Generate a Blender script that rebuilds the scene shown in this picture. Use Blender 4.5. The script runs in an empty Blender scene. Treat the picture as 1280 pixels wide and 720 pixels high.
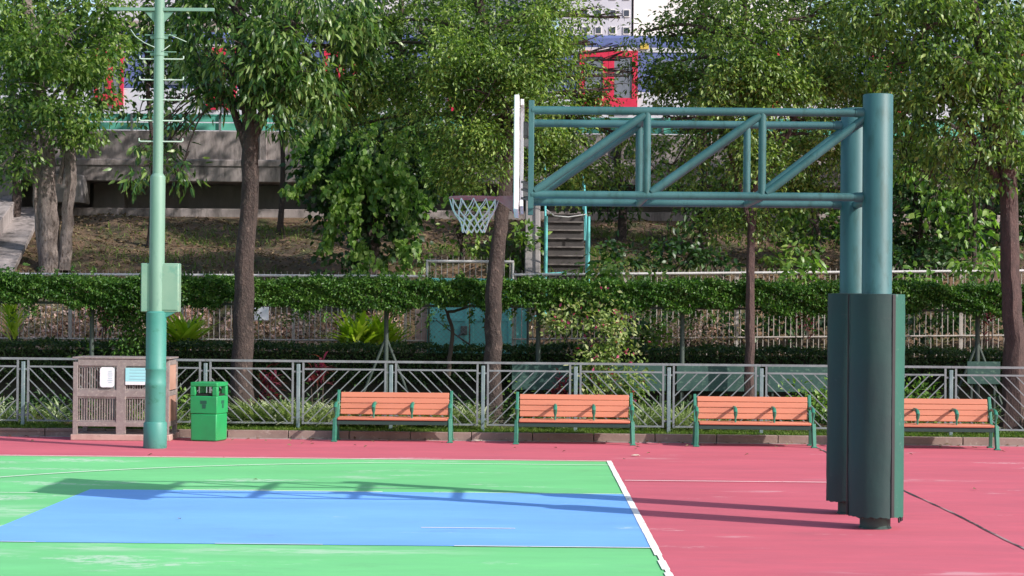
import bpy, math, random
import numpy as np
from mathutils import Vector, Matrix, Quaternion
R = math.radians
random.seed(7)
rng = np.random.default_rng(11)
scene = bpy.context.scene
col = scene.collection

# ------------------------------------------------------------ camera, sky, sun, exposure
FPX = 2590.0
camd = bpy.data.cameras.new('camera'); cam = bpy.data.objects.new('camera', camd); col.objects.link(cam)
camd.sensor_width = 36.0; camd.lens = FPX / 1280 * 36.0
camd.clip_start = 0.1; camd.clip_end = 2000
CAM = Vector((0, 0, 2.0))
RM = Matrix.Rotation(0.0079, 3, 'Z') @ Matrix.Rotation(math.pi/2 + 0.0096, 3, 'X') @ Matrix.Rotation(0.0088, 3, 'Z')
cam.matrix_world = Matrix.Translation(CAM) @ RM.to_4x4()
scene.camera = cam

SUNV = Vector((1.3, -0.76, 1.0)).normalized()          # towards the sun
elev = math.asin(SUNV.z)
world = bpy.data.worlds.new('World'); scene.world = world; world.use_nodes = True
wn = world.node_tree
sky = wn.nodes.new('ShaderNodeTexSky'); sky.sky_type = 'NISHITA'; sky.sun_disc = False
sky.sun_elevation = elev; sky.sun_rotation = math.atan2(SUNV.x, SUNV.y)
sky.air_density = 1.0; sky.dust_density = 1.5
wn.nodes['Background'].inputs['Strength'].default_value = 0.15
wn.links.new(sky.outputs[0], wn.nodes['Background'].inputs['Color'])
sd = bpy.data.lights.new('sun', 'SUN'); sd.energy = 3.8; sd.angle = R(0.55); sd.color = (1.0, 0.955, 0.89)
sun = bpy.data.objects.new('sun', sd); col.objects.link(sun)
sun.rotation_euler = SUNV.to_track_quat('Z', 'Y').to_euler(); sun.location = SUNV * 60
vs = scene.view_settings
vs.view_transform = 'Standard'; vs.look = 'None'; vs.gamma = 1.0; vs.use_curve_mapping = False
vs.exposure = 0.56
scene.cycles.max_bounces = 8
scene.cycles.transparent_max_bounces = 12

# ------------------------------------------------------------ measuring helpers (1280 x 720 photograph)
def ray(px, py):
    return RM @ Vector(((px - 640) / FPX, -(py - 360) / FPX, -1.0))
def at(px, py, Y):
    d = ray(px, py); return CAM + d * (Y / d.y)
def sc(Y):
    return FPX / Y                                      # pixels per metre at depth Y

# ------------------------------------------------------------ object helpers
def tag(o, label=None, cat=None, group=None, kind=None):
    if label: o['label'] = label
    if cat: o['category'] = cat
    if group: o['group'] = group
    if kind: o['kind'] = kind
    return o
def empty(name, loc, rz=0.0):
    o = bpy.data.objects.new(name, None); o.location = loc; o.rotation_euler = (0, 0, rz)
    o.empty_display_size = 0.2; col.objects.link(o); return o
def copy_tree(o, parent=None):
    c = o.copy(); col.objects.link(c)
    if parent: c.parent = parent
    for ch in [x for x in bpy.data.objects if x.parent == o and x != c]:
        copy_tree(ch, c)
    return c

class MB:
    def __init__(s): s.v = []; s.f = []; s.m = []
    def add(s, vs, fs, mi=0):
        n = len(s.v); s.v += [tuple(x) for x in vs]
        for f in fs: s.f.append(tuple(i + n for i in f)); s.m.append(mi)
    def box(s, c, size, rot=None, mi=0, taper=1.0):
        hx, hy, hz = size[0]/2, size[1]/2, size[2]/2
        P = []
        for z, t in ((-hz, 1.0), (hz, taper)):
            for x, y in ((-hx, -hy), (hx, -hy), (hx, hy), (-hx, hy)):
                p = Vector((x*t, y*t, z))
                if rot is not None: p = rot @ p
                P.append(p + Vector(c))
        s.add(P, [(0,3,2,1), (4,5,6,7), (0,1,5,4), (1,2,6,5), (2,3,7,6), (3,0,4,7)], mi)
    def bar(s, a, b, w, h, mi=0, up=Vector((0,0,1))):
        a = Vector(a); b = Vector(b); d = (b-a); L = d.length; d.normalize()
        x = d.cross(up)
        if x.length < 1e-4: x = d.cross(Vector((0,1,0)))
        x.normalize(); z = x.cross(d)
        rot = Matrix((x, d, z)).transposed()
        s.box((a+b)/2, (w, L, h), rot, mi)
    def path(s, pts, rad, n=12, mi=0, cap=True, wob=0.0, seed=0, closed=False):
        pts = [Vector(p) for p in pts]
        if not hasattr(rad, '__len__'): rad = [rad]*len(pts)
        rr = random.Random(seed); base = len(s.v)
        m = len(pts); ref = None
        lob = [(rr.uniform(0, 6.28), rr.choice((2, 3, 5))) for _ in range(3)]
        for i, p in enumerate(pts):
            if closed: d = pts[(i+1) % m] - pts[i-1]
            elif i == 0: d = pts[1]-pts[0]
            elif i == m-1: d = pts[-1]-pts[-2]
            else: d = pts[i+1]-pts[i-1]
            d.normalize()
            if ref is None:
                ref = d.cross(Vector((0.123, 0.97, 0.2)))
                if ref.length < 0.1: ref = d.cross(Vector((1,0,0)))
            u = (ref - d*ref.dot(d)).normalized(); ref = u
            w = d.cross(u)
            for k in range(n):
                a = 2*math.pi*k/n
                r = rad[i]
                if wob:
                    r *= 1 + wob*sum(math.sin(q*a + ph + i*0.35) for ph, q in lob)/2 + wob*0.35*rr.uniform(-1, 1)
                s.v.append(tuple(p + u*(math.cos(a)*r) + w*(math.sin(a)*r)))
        for i in range(m if closed else m-1):
            j = (i+1) % m
            for k in range(n):
                k2 = (k+1) % n
                s.f.append((base+i*n+k, base+i*n+k2, base+j*n+k2, base+j*n+k)); s.m.append(mi)
        if cap and not closed:
            s.f.append(tuple(base+k for k in reversed(range(n)))); s.m.append(mi)
            s.f.append(tuple(base+(m-1)*n+k for k in range(n))); s.m.append(mi)
    def tube(s, a, b, r, r2=None, n=16, mi=0):
        s.path([a, b], [r, r if r2 is None else r2], n, mi)
    def lathe(s, prof, n=24, c=(0,0,0), mi=0):
        base = len(s.v); m = len(prof)
        for r, z in prof:
            for k in range(n):
                a = 2*math.pi*k/n
                s.v.append((c[0]+r*math.cos(a), c[1]+r*math.sin(a), c[2]+z))
        for i in range(m-1):
            for k in range(n):
                k2 = (k+1) % n
                s.f.append((base+i*n+k, base+i*n+k2, base+(i+1)*n+k2, base+(i+1)*n+k)); s.m.append(mi)
        s.f.append(tuple(base+k for k in reversed(range(n)))); s.m.append(mi)
        s.f.append(tuple(base+(m-1)*n+k for k in range(n))); s.m.append(mi)
    def build(s, name, mats, parent=None, smooth=True, bevel=0, world=False, loc=None):
        V = s.v
        if world and parent is not None:
            o0 = parent.location; V = [(x-o0.x, y-o0.y, z-o0.z) for x, y, z in V]
        if loc is not None: V = [(x-loc[0], y-loc[1], z-loc[2]) for x, y, z in V]
        me = bpy.data.meshes.new(name); me.from_pydata(V, [], s.f)
        if not isinstance(mats, (list, tuple)): mats = [mats]
        for m in mats: me.materials.append(m)
        me.polygons.foreach_set('material_index', s.m)
        if smooth:
            me.polygons.foreach_set('use_smooth', [True]*len(me.polygons))
            me.set_sharp_from_angle(angle=R(38))
        me.update()
        o = bpy.data.objects.new(name, me); col.objects.link(o)
        if loc is not None: o.location = loc
        if parent is not None: o.parent = parent
        if bevel:
            b = o.modifiers.new('bevel', 'BEVEL'); b.width = bevel; b.segments = 2; b.limit_method = 'ANGLE'; b.angle_limit = R(50)
        return o

# ------------------------------------------------------------ materials
def newmat(name):
    m = bpy.data.materials.new(name); m.use_nodes = True
    nt = m.node_tree; return m, nt, nt.nodes['Principled BSDF']
def mapping(nt, src='Object', scale=(1,1,1)):
    tc = nt.nodes.new('ShaderNodeTexCoord')
    mp = nt.nodes.new('ShaderNodeMapping'); mp.inputs['Scale'].default_value = scale
    if src == 'World':
        g = nt.nodes.new('ShaderNodeNewGeometry'); nt.links.new(g.outputs['Position'], mp.inputs['Vector'])
    else: nt.links.new(tc.outputs[src], mp.inputs['Vector'])
    return mp.outputs['Vector']
def noise(nt, vec, scale, detail=5, rough=0.6):
    n = nt.nodes.new('ShaderNodeTexNoise'); n.inputs['Scale'].default_value = scale
    n.inputs['Detail'].default_value = detail; n.inputs['Roughness'].default_value = rough
    nt.links.new(vec, n.inputs['Vector']); return n.outputs['Fac']
def ramp(nt, fac, a, b):
    r = nt.nodes.new('ShaderNodeMapRange'); r.inputs['From Min'].default_value = a; r.inputs['From Max'].default_value = b
    nt.links.new(fac, r.inputs['Value']); return r.outputs['Result']
def mixc(nt, fac, a, b, mode='MIX'):
    m = nt.nodes.new('ShaderNodeMix'); m.data_type = 'RGBA'; m.blend_type = mode
    if isinstance(fac, (int, float)): m.inputs[0].default_value = fac
    else: nt.links.new(fac, m.inputs[0])
    for s, i in ((a, 6), (b, 7)):
        if isinstance(s, (tuple, list)): m.inputs[i].default_value = (*s[:3], 1)
        else: nt.links.new(s, m.inputs[i])
    return m.outputs[2]
def math_(nt, op, a, b=None):
    m = nt.nodes.new('ShaderNodeMath'); m.operation = op
    for s, i in ((a, 0), (b, 1)):
        if s is None: continue
        if isinstance(s, (int, float)): m.inputs[i].default_value = s
        else: nt.links.new(s, m.inputs[i])
    return m.outputs[0]
def bump(nt, p, h, strength=0.3, dist=0.01):
    b = nt.nodes.new('ShaderNodeBump'); b.inputs['Strength'].default_value = strength; b.inputs['Distance'].default_value = dist
    nt.links.new(h, b.inputs['Height']); nt.links.new(b.outputs['Normal'], p.inputs['Normal'])

def mat(name, c, rough=0.6, metal=0.0, c2=None, ns=6.0, lo=0.4, hi=0.7, c3=None, ns3=30, lo3=0.62, hi3=0.7,
        stretch=(1,1,1), bs=60.0, bst=0.15, bd=0.004, src='Object'):
    m, nt, p = newmat(name)
    vec = mapping(nt, src, stretch)
    c2 = c2 or tuple(x*0.8 for x in c)
    out = mixc(nt, ramp(nt, noise(nt, vec, ns), lo, hi), c, c2)
    if c3: out = mixc(nt, ramp(nt, noise(nt, vec, ns3, 8, 0.7), lo3, hi3), out, c3)
    nt.links.new(out, p.inputs['Base Color'])
    p.inputs['Roughness'].default_value = rough; p.inputs['Metallic'].default_value = metal
    bump(nt, p, noise(nt, vec, bs), bst, bd)
    return m

def court_mat(name, c, cwear, wlo=0.66, whi=0.70, dark=None, patches=()):
    m, nt, p = newmat(name)
    v = mapping(nt, 'World', (0.35, 1.0, 1.0)); v2 = mapping(nt, 'World', (1,1,1))
    a = ramp(nt, noise(nt, v, 0.9, 7, 0.7), 0.36, 0.64)
    out = mixc(nt, a, c, tuple(x*0.80 for x in c))
    b = ramp(nt, noise(nt, v, 2.7, 8, 0.75), 0.42, 0.66)
    out = mixc(nt, math_(nt, 'MULTIPLY', b, 0.6), out, dark or tuple(x*0.78 + 0.02 for x in c))
    g = ramp(nt, noise(nt, v2, 140, 3, 0.7), 0.35, 0.7)
    out = mixc(nt, math_(nt, 'MULTIPLY', g, 0.22), out, tuple(x*0.75 for x in c))
    w = ramp(nt, noise(nt, v, 1.15, 9, 0.68), wlo, whi)
    w2 = ramp(nt, noise(nt, v2, 9, 6, 0.7), 0.42, 0.55)
    out = mixc(nt, math_(nt, 'MULTIPLY', math_(nt, 'MULTIPLY', w, w2), 0.7), out, cwear)
    w3 = ramp(nt, noise(nt, mapping(nt, 'World', (0.5, 1.4, 1)), 3.2, 8, 0.7), 0.44, 0.56)
    g = nt.nodes.new('ShaderNodeNewGeometry')
    for (cx, cy, rx, ry) in patches:                   # places where the top coat has worn through
        mp = nt.nodes.new('ShaderNodeMapping'); mp.vector_type = 'POINT'
        mp.inputs['Location'].default_value = (-cx/rx, -cy/ry, 0); mp.inputs['Scale'].default_value = (1/rx, 1/ry, 0)
        nt.links.new(g.outputs['Position'], mp.inputs['Vector'])
        ln = nt.nodes.new('ShaderNodeVectorMath'); ln.operation = 'LENGTH'; nt.links.new(mp.outputs[0], ln.inputs[0])
        m_ = math_(nt, 'MULTIPLY', ramp(nt, ln.outputs['Value'], 1.1, 0.3), w3)
        out = mixc(nt, math_(nt, 'MULTIPLY', m_, 0.6), out, cwear)
    st = ramp(nt, noise(nt, mapping(nt, 'World', (0.6, 1.0, 1)), 1.7, 9, 0.8), 0.56, 0.70)
    out = mixc(nt, math_(nt, 'MULTIPLY', st, 0.22), out, (0.10, 0.09, 0.09))
    sp = ramp(nt, noise(nt, mapping(nt, 'World', (1, 1, 1)), 26, 7, 0.8), 0.60, 0.68)
    out = mixc(nt, math_(nt, 'MULTIPLY', sp, 0.22), out, cwear)
    nt.links.new(out, p.inputs['Base Color'])
    p.inputs['Roughness'].default_value = 0.78
    p.inputs['Specular IOR Level'].default_value = 0.35
    bump(nt, p, noise(nt, v2, 90, 6, 0.7), 0.35, 0.004)
    return m

def leafmat(name, cols, rough=0.42, trans=0.35, clump=1.3, flower=None, spec=0.5):
    m, nt, p = newmat(name)
    g = nt.nodes.new('ShaderNodeNewGeometry')
    cr = nt.nodes.new('ShaderNodeValToRGB'); cr.color_ramp.interpolation = 'LINEAR'
    el = cr.color_ramp.elements
    while len(el) < len(cols): el.new(0.5)
    for i, c in enumerate(cols):
        el[i].position = i/(len(cols)-1); el[i].color = (*c, 1)
    nf = noise(nt, mapping(nt, 'World'), clump, 3)
    f = math_(nt, 'ADD', math_(nt, 'MULTIPLY', g.outputs['Random Per Island'], 0.95),
              math_(nt, 'MULTIPLY', math_(nt, 'SUBTRACT', nf, 0.44), 1.5))
    nt.links.new(f, cr.inputs['Fac'])
    c = cr.outputs['Color']
    if flower:
        c = mixc(nt, math_(nt, 'GREATER_THAN', g.outputs['Random Per Island'], flower[1]), c, flower[0])
    nt.links.new(c, p.inputs['Base Color'])
    p.inputs['Roughness'].default_value = rough; p.inputs['Specular IOR Level'].default_value = spec
    t = nt.nodes.new('ShaderNodeBsdfTranslucent')
    tc = mixc(nt, 1.0, c, (1.25, 1.5, 0.55), 'MULTIPLY'); nt.links.new(tc, t.inputs['Color'])
    mx = nt.nodes.new('ShaderNodeMixShader'); mx.inputs[0].default_value = trans
    nt.links.new(p.outputs[0], mx.inputs[1]); nt.links.new(t.outputs[0], mx.inputs[2])
    nt.links.new(mx.outputs[0], nt.nodes['Material Output'].inputs['Surface'])
    return m

M = {}
M['red'] = court_mat('red_court_paint', (0.60, 0.120, 0.165), (0.62, 0.38, 0.40), 0.62, 0.66, (0.43, 0.10, 0.14), patches=[(3.2, 15.9, 1.0, .15), (4.4, 24.6, 1.2, .2), (1.9, 18.3, .25, .1), (1.6, 27.8, .5, .2), (2.6, 22.9, .5, .15)])
M['green'] = court_mat('green_court_paint', (0.175, 0.59, 0.225), (0.50, 0.60, 0.50), 0.57, 0.62, (0.15, 0.49, 0.21), patches=[(-5.0, 19.9, 0.75, 0.7), (-6.3, 20.8, 0.8, 0.4), (-1.9, 16.9, 1.6, 0.35), (-3.6, 17.0, .5, .3), (-4.8, 16.6, .9, .3), (-2.0, 24.2, .5, .3)])
M['blue'] = court_mat('blue_court_paint', (0.19, 0.44, 0.88), (0.45, 0.58, 0.76), 0.64, 0.68, (0.15, 0.37, 0.82))
def line_mat():
    m, nt, p = newmat('white_line_paint')
    v = mapping(nt, 'World')
    w = ramp(nt, noise(nt, v, 5, 8, 0.75), 0.54, 0.66)
    out = mixc(nt, math_(nt, 'MULTIPLY', w, 0.4), (0.84, 0.82, 0.78), (0.5, 0.45, 0.43))
    nt.links.new(out, p.inputs['Base Color']); p.inputs['Roughness'].default_value = 0.7
    tr = nt.nodes.new('ShaderNodeBsdfTransparent'); mx = nt.nodes.new('ShaderNodeMixShader')
    hole = ramp(nt, noise(nt, v, 11, 8, 0.75), 0.61, 0.64)
    nt.links.new(hole, mx.inputs[0]); nt.links.new(p.outputs[0], mx.inputs[1]); nt.links.new(tr.outputs[0], mx.inputs[2])
    nt.links.new(mx.outputs[0], nt.nodes['Material Output'].inputs['Surface'])
    return m
M['line'] = line_mat()
M['joint'] = mat('joint_filler', (0.03, 0.03, 0.035), 0.9, c2=(0.30, 0.20, 0.20), ns=1.5, lo=0.45, hi=0.55, src='World')
M['teal'] = mat('teal_tube_paint', (0.025, 0.100, 0.106), 0.54, c2=(0.045, 0.136, 0.145), ns=1.6, c3=(0.020, 0.078, 0.076), ns3=7, lo3=0.52, hi3=0.66, stretch=(1.5,1.5,0.5), bst=0.08)
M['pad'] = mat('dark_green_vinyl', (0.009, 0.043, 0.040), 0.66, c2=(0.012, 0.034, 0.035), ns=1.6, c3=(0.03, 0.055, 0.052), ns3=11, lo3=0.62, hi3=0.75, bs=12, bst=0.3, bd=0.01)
M['padgreen'] = mat('brighter_green_vinyl', (0.015, 0.115, 0.080), 0.62, c2=(0.017, 0.095, 0.072), ns=2.0, c3=(0.10, 0.20, 0.17), ns3=9, lo3=0.6, hi3=0.72, bs=12, bst=0.3, bd=0.01)  # greener vinyl tone for the near pad's faces right of the seam
M['black'] = mat('black_rubber', (0.02, 0.02, 0.024), 0.6)
M['stub'] = mat('worn_post_base_paint', (0.03, 0.07, 0.06), 0.6, c2=(0.02, 0.04, 0.038), ns=10, c3=(0.25, 0.22, 0.18), ns3=20)
M['white'] = mat('white_board_paint', (0.80, 0.80, 0.82), 0.4, c2=(0.72, 0.72, 0.74), ns=3, bst=0.03)
M['rim'] = mat('faded_red_rim_paint', (0.40, 0.12, 0.14), 0.5, c2=(0.46, 0.20, 0.22), ns=12)
M['net'] = mat('white_net_cord', (0.72, 0.74, 0.74), 0.8)
M['bracket'] = mat('grey_steel_bracket', (0.10, 0.11, 0.11), 0.5, 0.3)
M['pole_pale'] = mat('pale_green_pole_paint', (0.155, 0.275, 0.21), 0.5, c2=(0.19, 0.31, 0.245), ns=3, c3=(0.09, 0.20, 0.16), ns3=8, lo3=0.58, hi3=0.72, stretch=(1,1,0.3), bst=0.05)
M['pole_box'] = mat('pale_green_box_paint', (0.225, 0.345, 0.26), 0.5, c2=(0.17, 0.30, 0.225), ns=3, c3=(0.11, 0.28, 0.22), ns3=5, lo3=0.55, hi3=0.7, bst=0.05)
M['pole_teal'] = mat('sea_green_pole_paint', (0.05, 0.225, 0.19), 0.5, c2=(0.075, 0.26, 0.22), ns=2.5, c3=(0.035, 0.18, 0.13), ns3=5, lo3=0.55, hi3=0.65, stretch=(1,1,1.5), bst=0.08)
M['bin'] = mat('bright_green_plastic', (0.018, 0.31, 0.095), 0.42, c2=(0.022, 0.26, 0.085), ns=4, c3=(0.05, 0.32, 0.14), ns3=12, lo3=0.6, hi3=0.75, bst=0.05)
M['binmark'] = mat('dark_green_print', (0.012, 0.10, 0.06), 0.6)
M['darkin'] = mat('dark_inside', (0.012, 0.014, 0.014), 0.9)
M['slat'] = mat('orange_brown_slats', (0.52, 0.180, 0.105), 0.6, c2=(0.43, 0.145, 0.085), ns=3, c3=(0.34, 0.12, 0.08), ns3=20, lo3=0.55, hi3=0.8, stretch=(0.15,1,1), bs=40, bst=0.12)
def vary(m, amt):
    nt = m.node_tree; p = nt.nodes['Principled BSDF']; l = p.inputs['Base Color'].links[0]; src = l.from_socket
    oi = nt.nodes.new('ShaderNodeObjectInfo'); hs = nt.nodes.new('ShaderNodeHueSaturation')
    mr = nt.nodes.new('ShaderNodeMapRange'); mr.inputs['To Min'].default_value = 1 - amt; mr.inputs['To Max'].default_value = 1 + amt
    nt.links.new(oi.outputs['Random'], mr.inputs['Value']); nt.links.new(mr.outputs['Result'], hs.inputs['Value'])
    nt.links.new(src, hs.inputs['Color']); nt.links.new(hs.outputs['Color'], p.inputs['Base Color'])
vary(M['slat'], 0.10)
M['iron'] = mat('green_cast_iron', (0.03, 0.17, 0.11), 0.4, c2=(0.04, 0.20, 0.14), ns=10, c3=(0.10, 0.24, 0.17), ns3=30, lo3=0.62)
M['irondark'] = mat('dark_green_seat_rail', (0.015, 0.045, 0.038), 0.5)
M['galv'] = mat('galvanised_steel', (0.215, 0.24, 0.25), 0.55, 0.1, c2=(0.15, 0.165, 0.175), ns=7, c3=(0.11, 0.10, 0.10), ns3=18, lo3=0.6, hi3=0.72)
M['galvpost'] = mat('blue_grey_post_paint', (0.16, 0.23, 0.24), 0.5, 0.2, c2=(0.24, 0.30, 0.31), ns=6, c3=(0.36, 0.38, 0.38), ns3=22, lo3=0.6, hi3=0.7)
M['cage'] = mat('mauve_grey_cage_paint', (0.245, 0.205, 0.20), 0.6, c2=(0.18, 0.145, 0.14), ns=6, c3=(0.36, 0.32, 0.28), ns3=20, lo3=0.52, hi3=0.7)
M['cageside'] = mat('pinkish_panel_paint', (0.46, 0.27, 0.21), 0.6, c2=(0.38, 0.20, 0.15), ns=5)
M['signblue'] = mat('pale_blue_sign', (0.30, 0.62, 0.68), 0.5, c2=(0.33, 0.66, 0.72))
M['signwhite'] = mat('white_sign', (0.74, 0.74, 0.78), 0.5, c2=(0.70, 0.70, 0.74))
M['signline'] = mat('grey_blue_print', (0.28, 0.45, 0.52), 0.6)
M['conc'] = mat('kerb_concrete', (0.27, 0.19, 0.165), 0.85, c2=(0.19, 0.125, 0.11), ns=3, c3=(0.36, 0.29, 0.26), ns3=12, lo3=0.55, hi3=0.7, bs=30, bst=0.5, bd=0.01, src='World')
M['plinth'] = mat('pinkish_concrete', (0.44, 0.30, 0.26), 0.85, c2=(0.36, 0.23, 0.20), ns=6, c3=(0.25, 0.18, 0.16), ns3=18, lo3=0.58, hi3=0.7, bs=40, bst=0.5, bd=0.008)
M['gutter'] = mat('gutter_cement', (0.33, 0.27, 0.26), 0.85, c2=(0.16, 0.12, 0.12), ns=4, src='World')
M['viad'] = mat('weathered_concrete', (0.36, 0.31, 0.30), 0.9, c2=(0.23, 0.195, 0.19), ns=1.0, c3=(0.11, 0.095, 0.09), ns3=3, lo3=0.46, hi3=0.66, stretch=(1.6,1,0.4), bs=12, bst=0.4, bd=0.02, src='World')
M['viadark'] = mat('dark_concrete', (0.26, 0.235, 0.23), 0.9, c2=(0.16, 0.145, 0.14), ns=1.2, stretch=(1.5,1,0.5), bs=12, bst=0.4, bd=0.02, src='World')  # darker concrete tone for the void wall, abutment and stair wall
M['tealband'] = mat('aqua_rail_paint', (0.13, 0.47, 0.36), 0.5, c2=(0.10, 0.40, 0.31), ns=1)
M['aqua'] = mat('aqua_gate_paint', (0.14, 0.50, 0.50), 0.45, c2=(0.11, 0.42, 0.42), ns=2, c3=(0.20, 0.46, 0.44), ns3=7, bst=0.05)
M['picket'] = mat('pale_picket_paint', (0.42, 0.38, 0.35), 0.6, c2=(0.30, 0.26, 0.24), ns=10)
M['rail'] = mat('white_rail_paint', (0.62, 0.60, 0.60), 0.6, c2=(0.5, 0.48, 0.47), ns=8)
M['greenpost'] = mat('grey_green_post_paint', (0.04, 0.06, 0.05), 0.7, c2=(0.06, 0.075, 0.065), ns=8)
M['mesh'] = mat('green_screen_board', (0.022, 0.065, 0.055), 0.7, c2=(0.035, 0.085, 0.07), ns=3, c3=(0.09, 0.16, 0.12), ns3=14, lo3=0.54, hi3=0.66, stretch=(1,1,1.4))
M['step'] = mat('shaded_step_concrete', (0.075, 0.066, 0.064), 0.9, c2=(0.045, 0.04, 0.04), ns=4, bs=30, bst=0.4)  # shade of the riser fronts is put into this dark colour
M['nosing'] = mat('pale_step_edge', (0.17, 0.15, 0.14), 0.9, c2=(0.06, 0.05, 0.05), ns=5)  # paler strip along each step edge
M['bark_pale'] = mat('pale_brown_bark', (0.27, 0.22, 0.20), 0.88, c2=(0.16, 0.125, 0.11), ns=3, c3=(0.085, 0.06, 0.05), ns3=9, lo3=0.5, hi3=0.62, stretch=(3,3,1), bs=10, bst=0.8, bd=0.04)
M['bark_dark'] = mat('dark_brown_bark', (0.062, 0.043, 0.038), 0.92, c2=(0.03, 0.022, 0.020), ns=3, c3=(0.14, 0.10, 0.085), ns3=7, lo3=0.56, hi3=0.66, stretch=(2,2,1.1), bs=14, bst=1.0, bd=0.05)
M['bark_red'] = mat('reddish_bark', (0.085, 0.05, 0.045), 0.9, c2=(0.045, 0.028, 0.026), ns=5, c3=(0.20, 0.135, 0.125), ns3=16, lo3=0.6, hi3=0.7, stretch=(3,3,1), bs=16, bst=0.9, bd=0.03)
M['twig'] = mat('twig_bark', (0.06, 0.045, 0.035), 0.9)
M['tsilver'] = mat('train_silver', (0.62, 0.61, 0.66), 0.4, 0.1, c2=(0.56, 0.55, 0.60))
M['tred'] = mat('train_red', (0.62, 0.025, 0.07), 0.4, c2=(0.55, 0.02, 0.06))
M['tblue'] = mat('train_blue', (0.13, 0.16, 0.36), 0.4, c2=(0.10, 0.13, 0.30))
M['tglass'] = mat('train_glass', (0.17, 0.18, 0.22), 0.12, c2=(0.13, 0.14, 0.17), bst=0.0)
M['tyellow'] = mat('train_yellow', (0.65, 0.45, 0.08), 0.5)
M['bwall'] = mat('lilac_grey_render', (0.50, 0.48, 0.54), 0.85, c2=(0.44, 0.42, 0.48), ns=0.4, src='World')
M['bwhite'] = mat('cream_render', (0.72, 0.68, 0.68), 0.85, c2=(0.66, 0.62, 0.62), ns=0.4, src='World')
M['bwin'] = mat('dark_window_glass', (0.05, 0.055, 0.08), 0.2)
M['bband'] = mat('tan_band_render', (0.34, 0.27, 0.25), 0.85)

# leaves
M['lf_yel'] = leafmat('fine_yellow_green_leaves', [(0.030, 0.068, 0.016), (0.08, 0.15, 0.028), (0.155, 0.255, 0.045), (0.31, 0.40, 0.10)], 0.45, 0.38)
M['lf_glossy'] = leafmat('long_glossy_leaves', [(0.016, 0.048, 0.012), (0.042, 0.105, 0.022), (0.095, 0.18, 0.036), (0.24, 0.33, 0.10)], 0.38, 0.34, spec=0.5)
M['lf_mid'] = leafmat('mid_green_leaves', [(0.025, 0.07, 0.015), (0.07, 0.15, 0.028), (0.14, 0.24, 0.045), (0.25, 0.34, 0.08)], 0.4, 0.35)
M['lf_dark'] = leafmat('shade_dark_leaves', [(0.010, 0.034, 0.010), (0.021, 0.062, 0.016), (0.038, 0.092, 0.022), (0.07, 0.14, 0.034)], 0.42, 0.28)  # leaf colour darkened to carry the understorey shade
M['lf_heart'] = leafmat('bright_heart_leaves', [(0.05, 0.125, 0.02), (0.11, 0.22, 0.036), (0.19, 0.32, 0.06), (0.30, 0.42, 0.12)], 0.42, 0.40)
M['lf_hedge'] = leafmat('hedge_leaves', [(0.022, 0.07, 0.012), (0.04, 0.115, 0.017), (0.07, 0.165, 0.024), (0.12, 0.22, 0.04)], 0.45, 0.3)
M['lf_low'] = leafmat('low_hedge_leaves', [(0.016, 0.042, 0.012), (0.028, 0.07, 0.018), (0.045, 0.095, 0.022), (0.08, 0.12, 0.04)], 0.5, 0.25)
M['lf_lime'] = leafmat('lime_strap_leaves', [(0.18, 0.30, 0.02), (0.32, 0.46, 0.035), (0.46, 0.56, 0.06), (0.55, 0.60, 0.12)], 0.4, 0.4)
M['lf_spider'] = leafmat('cream_edged_grass_leaves', [(0.10, 0.18, 0.05), (0.22, 0.30, 0.12), (0.38, 0.44, 0.24), (0.58, 0.60, 0.44)], 0.5, 0.35)
M['lf_grass'] = leafmat('short_grass_blades', [(0.05, 0.10, 0.018), (0.09, 0.17, 0.025), (0.14, 0.23, 0.035), (0.22, 0.27, 0.07)], 0.6, 0.35)
M['lf_ti'] = leafmat('crimson_leaves', [(0.06, 0.008, 0.02), (0.12, 0.012, 0.035), (0.20, 0.025, 0.06), (0.30, 0.07, 0.10)], 0.4, 0.35)
M['lf_boug'] = leafmat('bougainvillea_leaves', [(0.06, 0.12, 0.03), (0.14, 0.22, 0.05), (0.26, 0.34, 0.10), (0.46, 0.46, 0.24)], 0.5, 0.35, flower=((0.45, 0.05, 0.16), 0.95))
M['lf_pink'] = leafmat('pinkish_dry_leaves', [(0.32, 0.17, 0.15), (0.58, 0.36, 0.33), (0.75, 0.54, 0.50), (0.26, 0.26, 0.14)], 0.7, 0.25)
M['lf_litter'] = leafmat('brown_leaf_litter', [(0.07, 0.045, 0.025), (0.14, 0.09, 0.05), (0.26, 0.17, 0.10), (0.20, 0.19, 0.08)], 0.8, 0.15)

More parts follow.
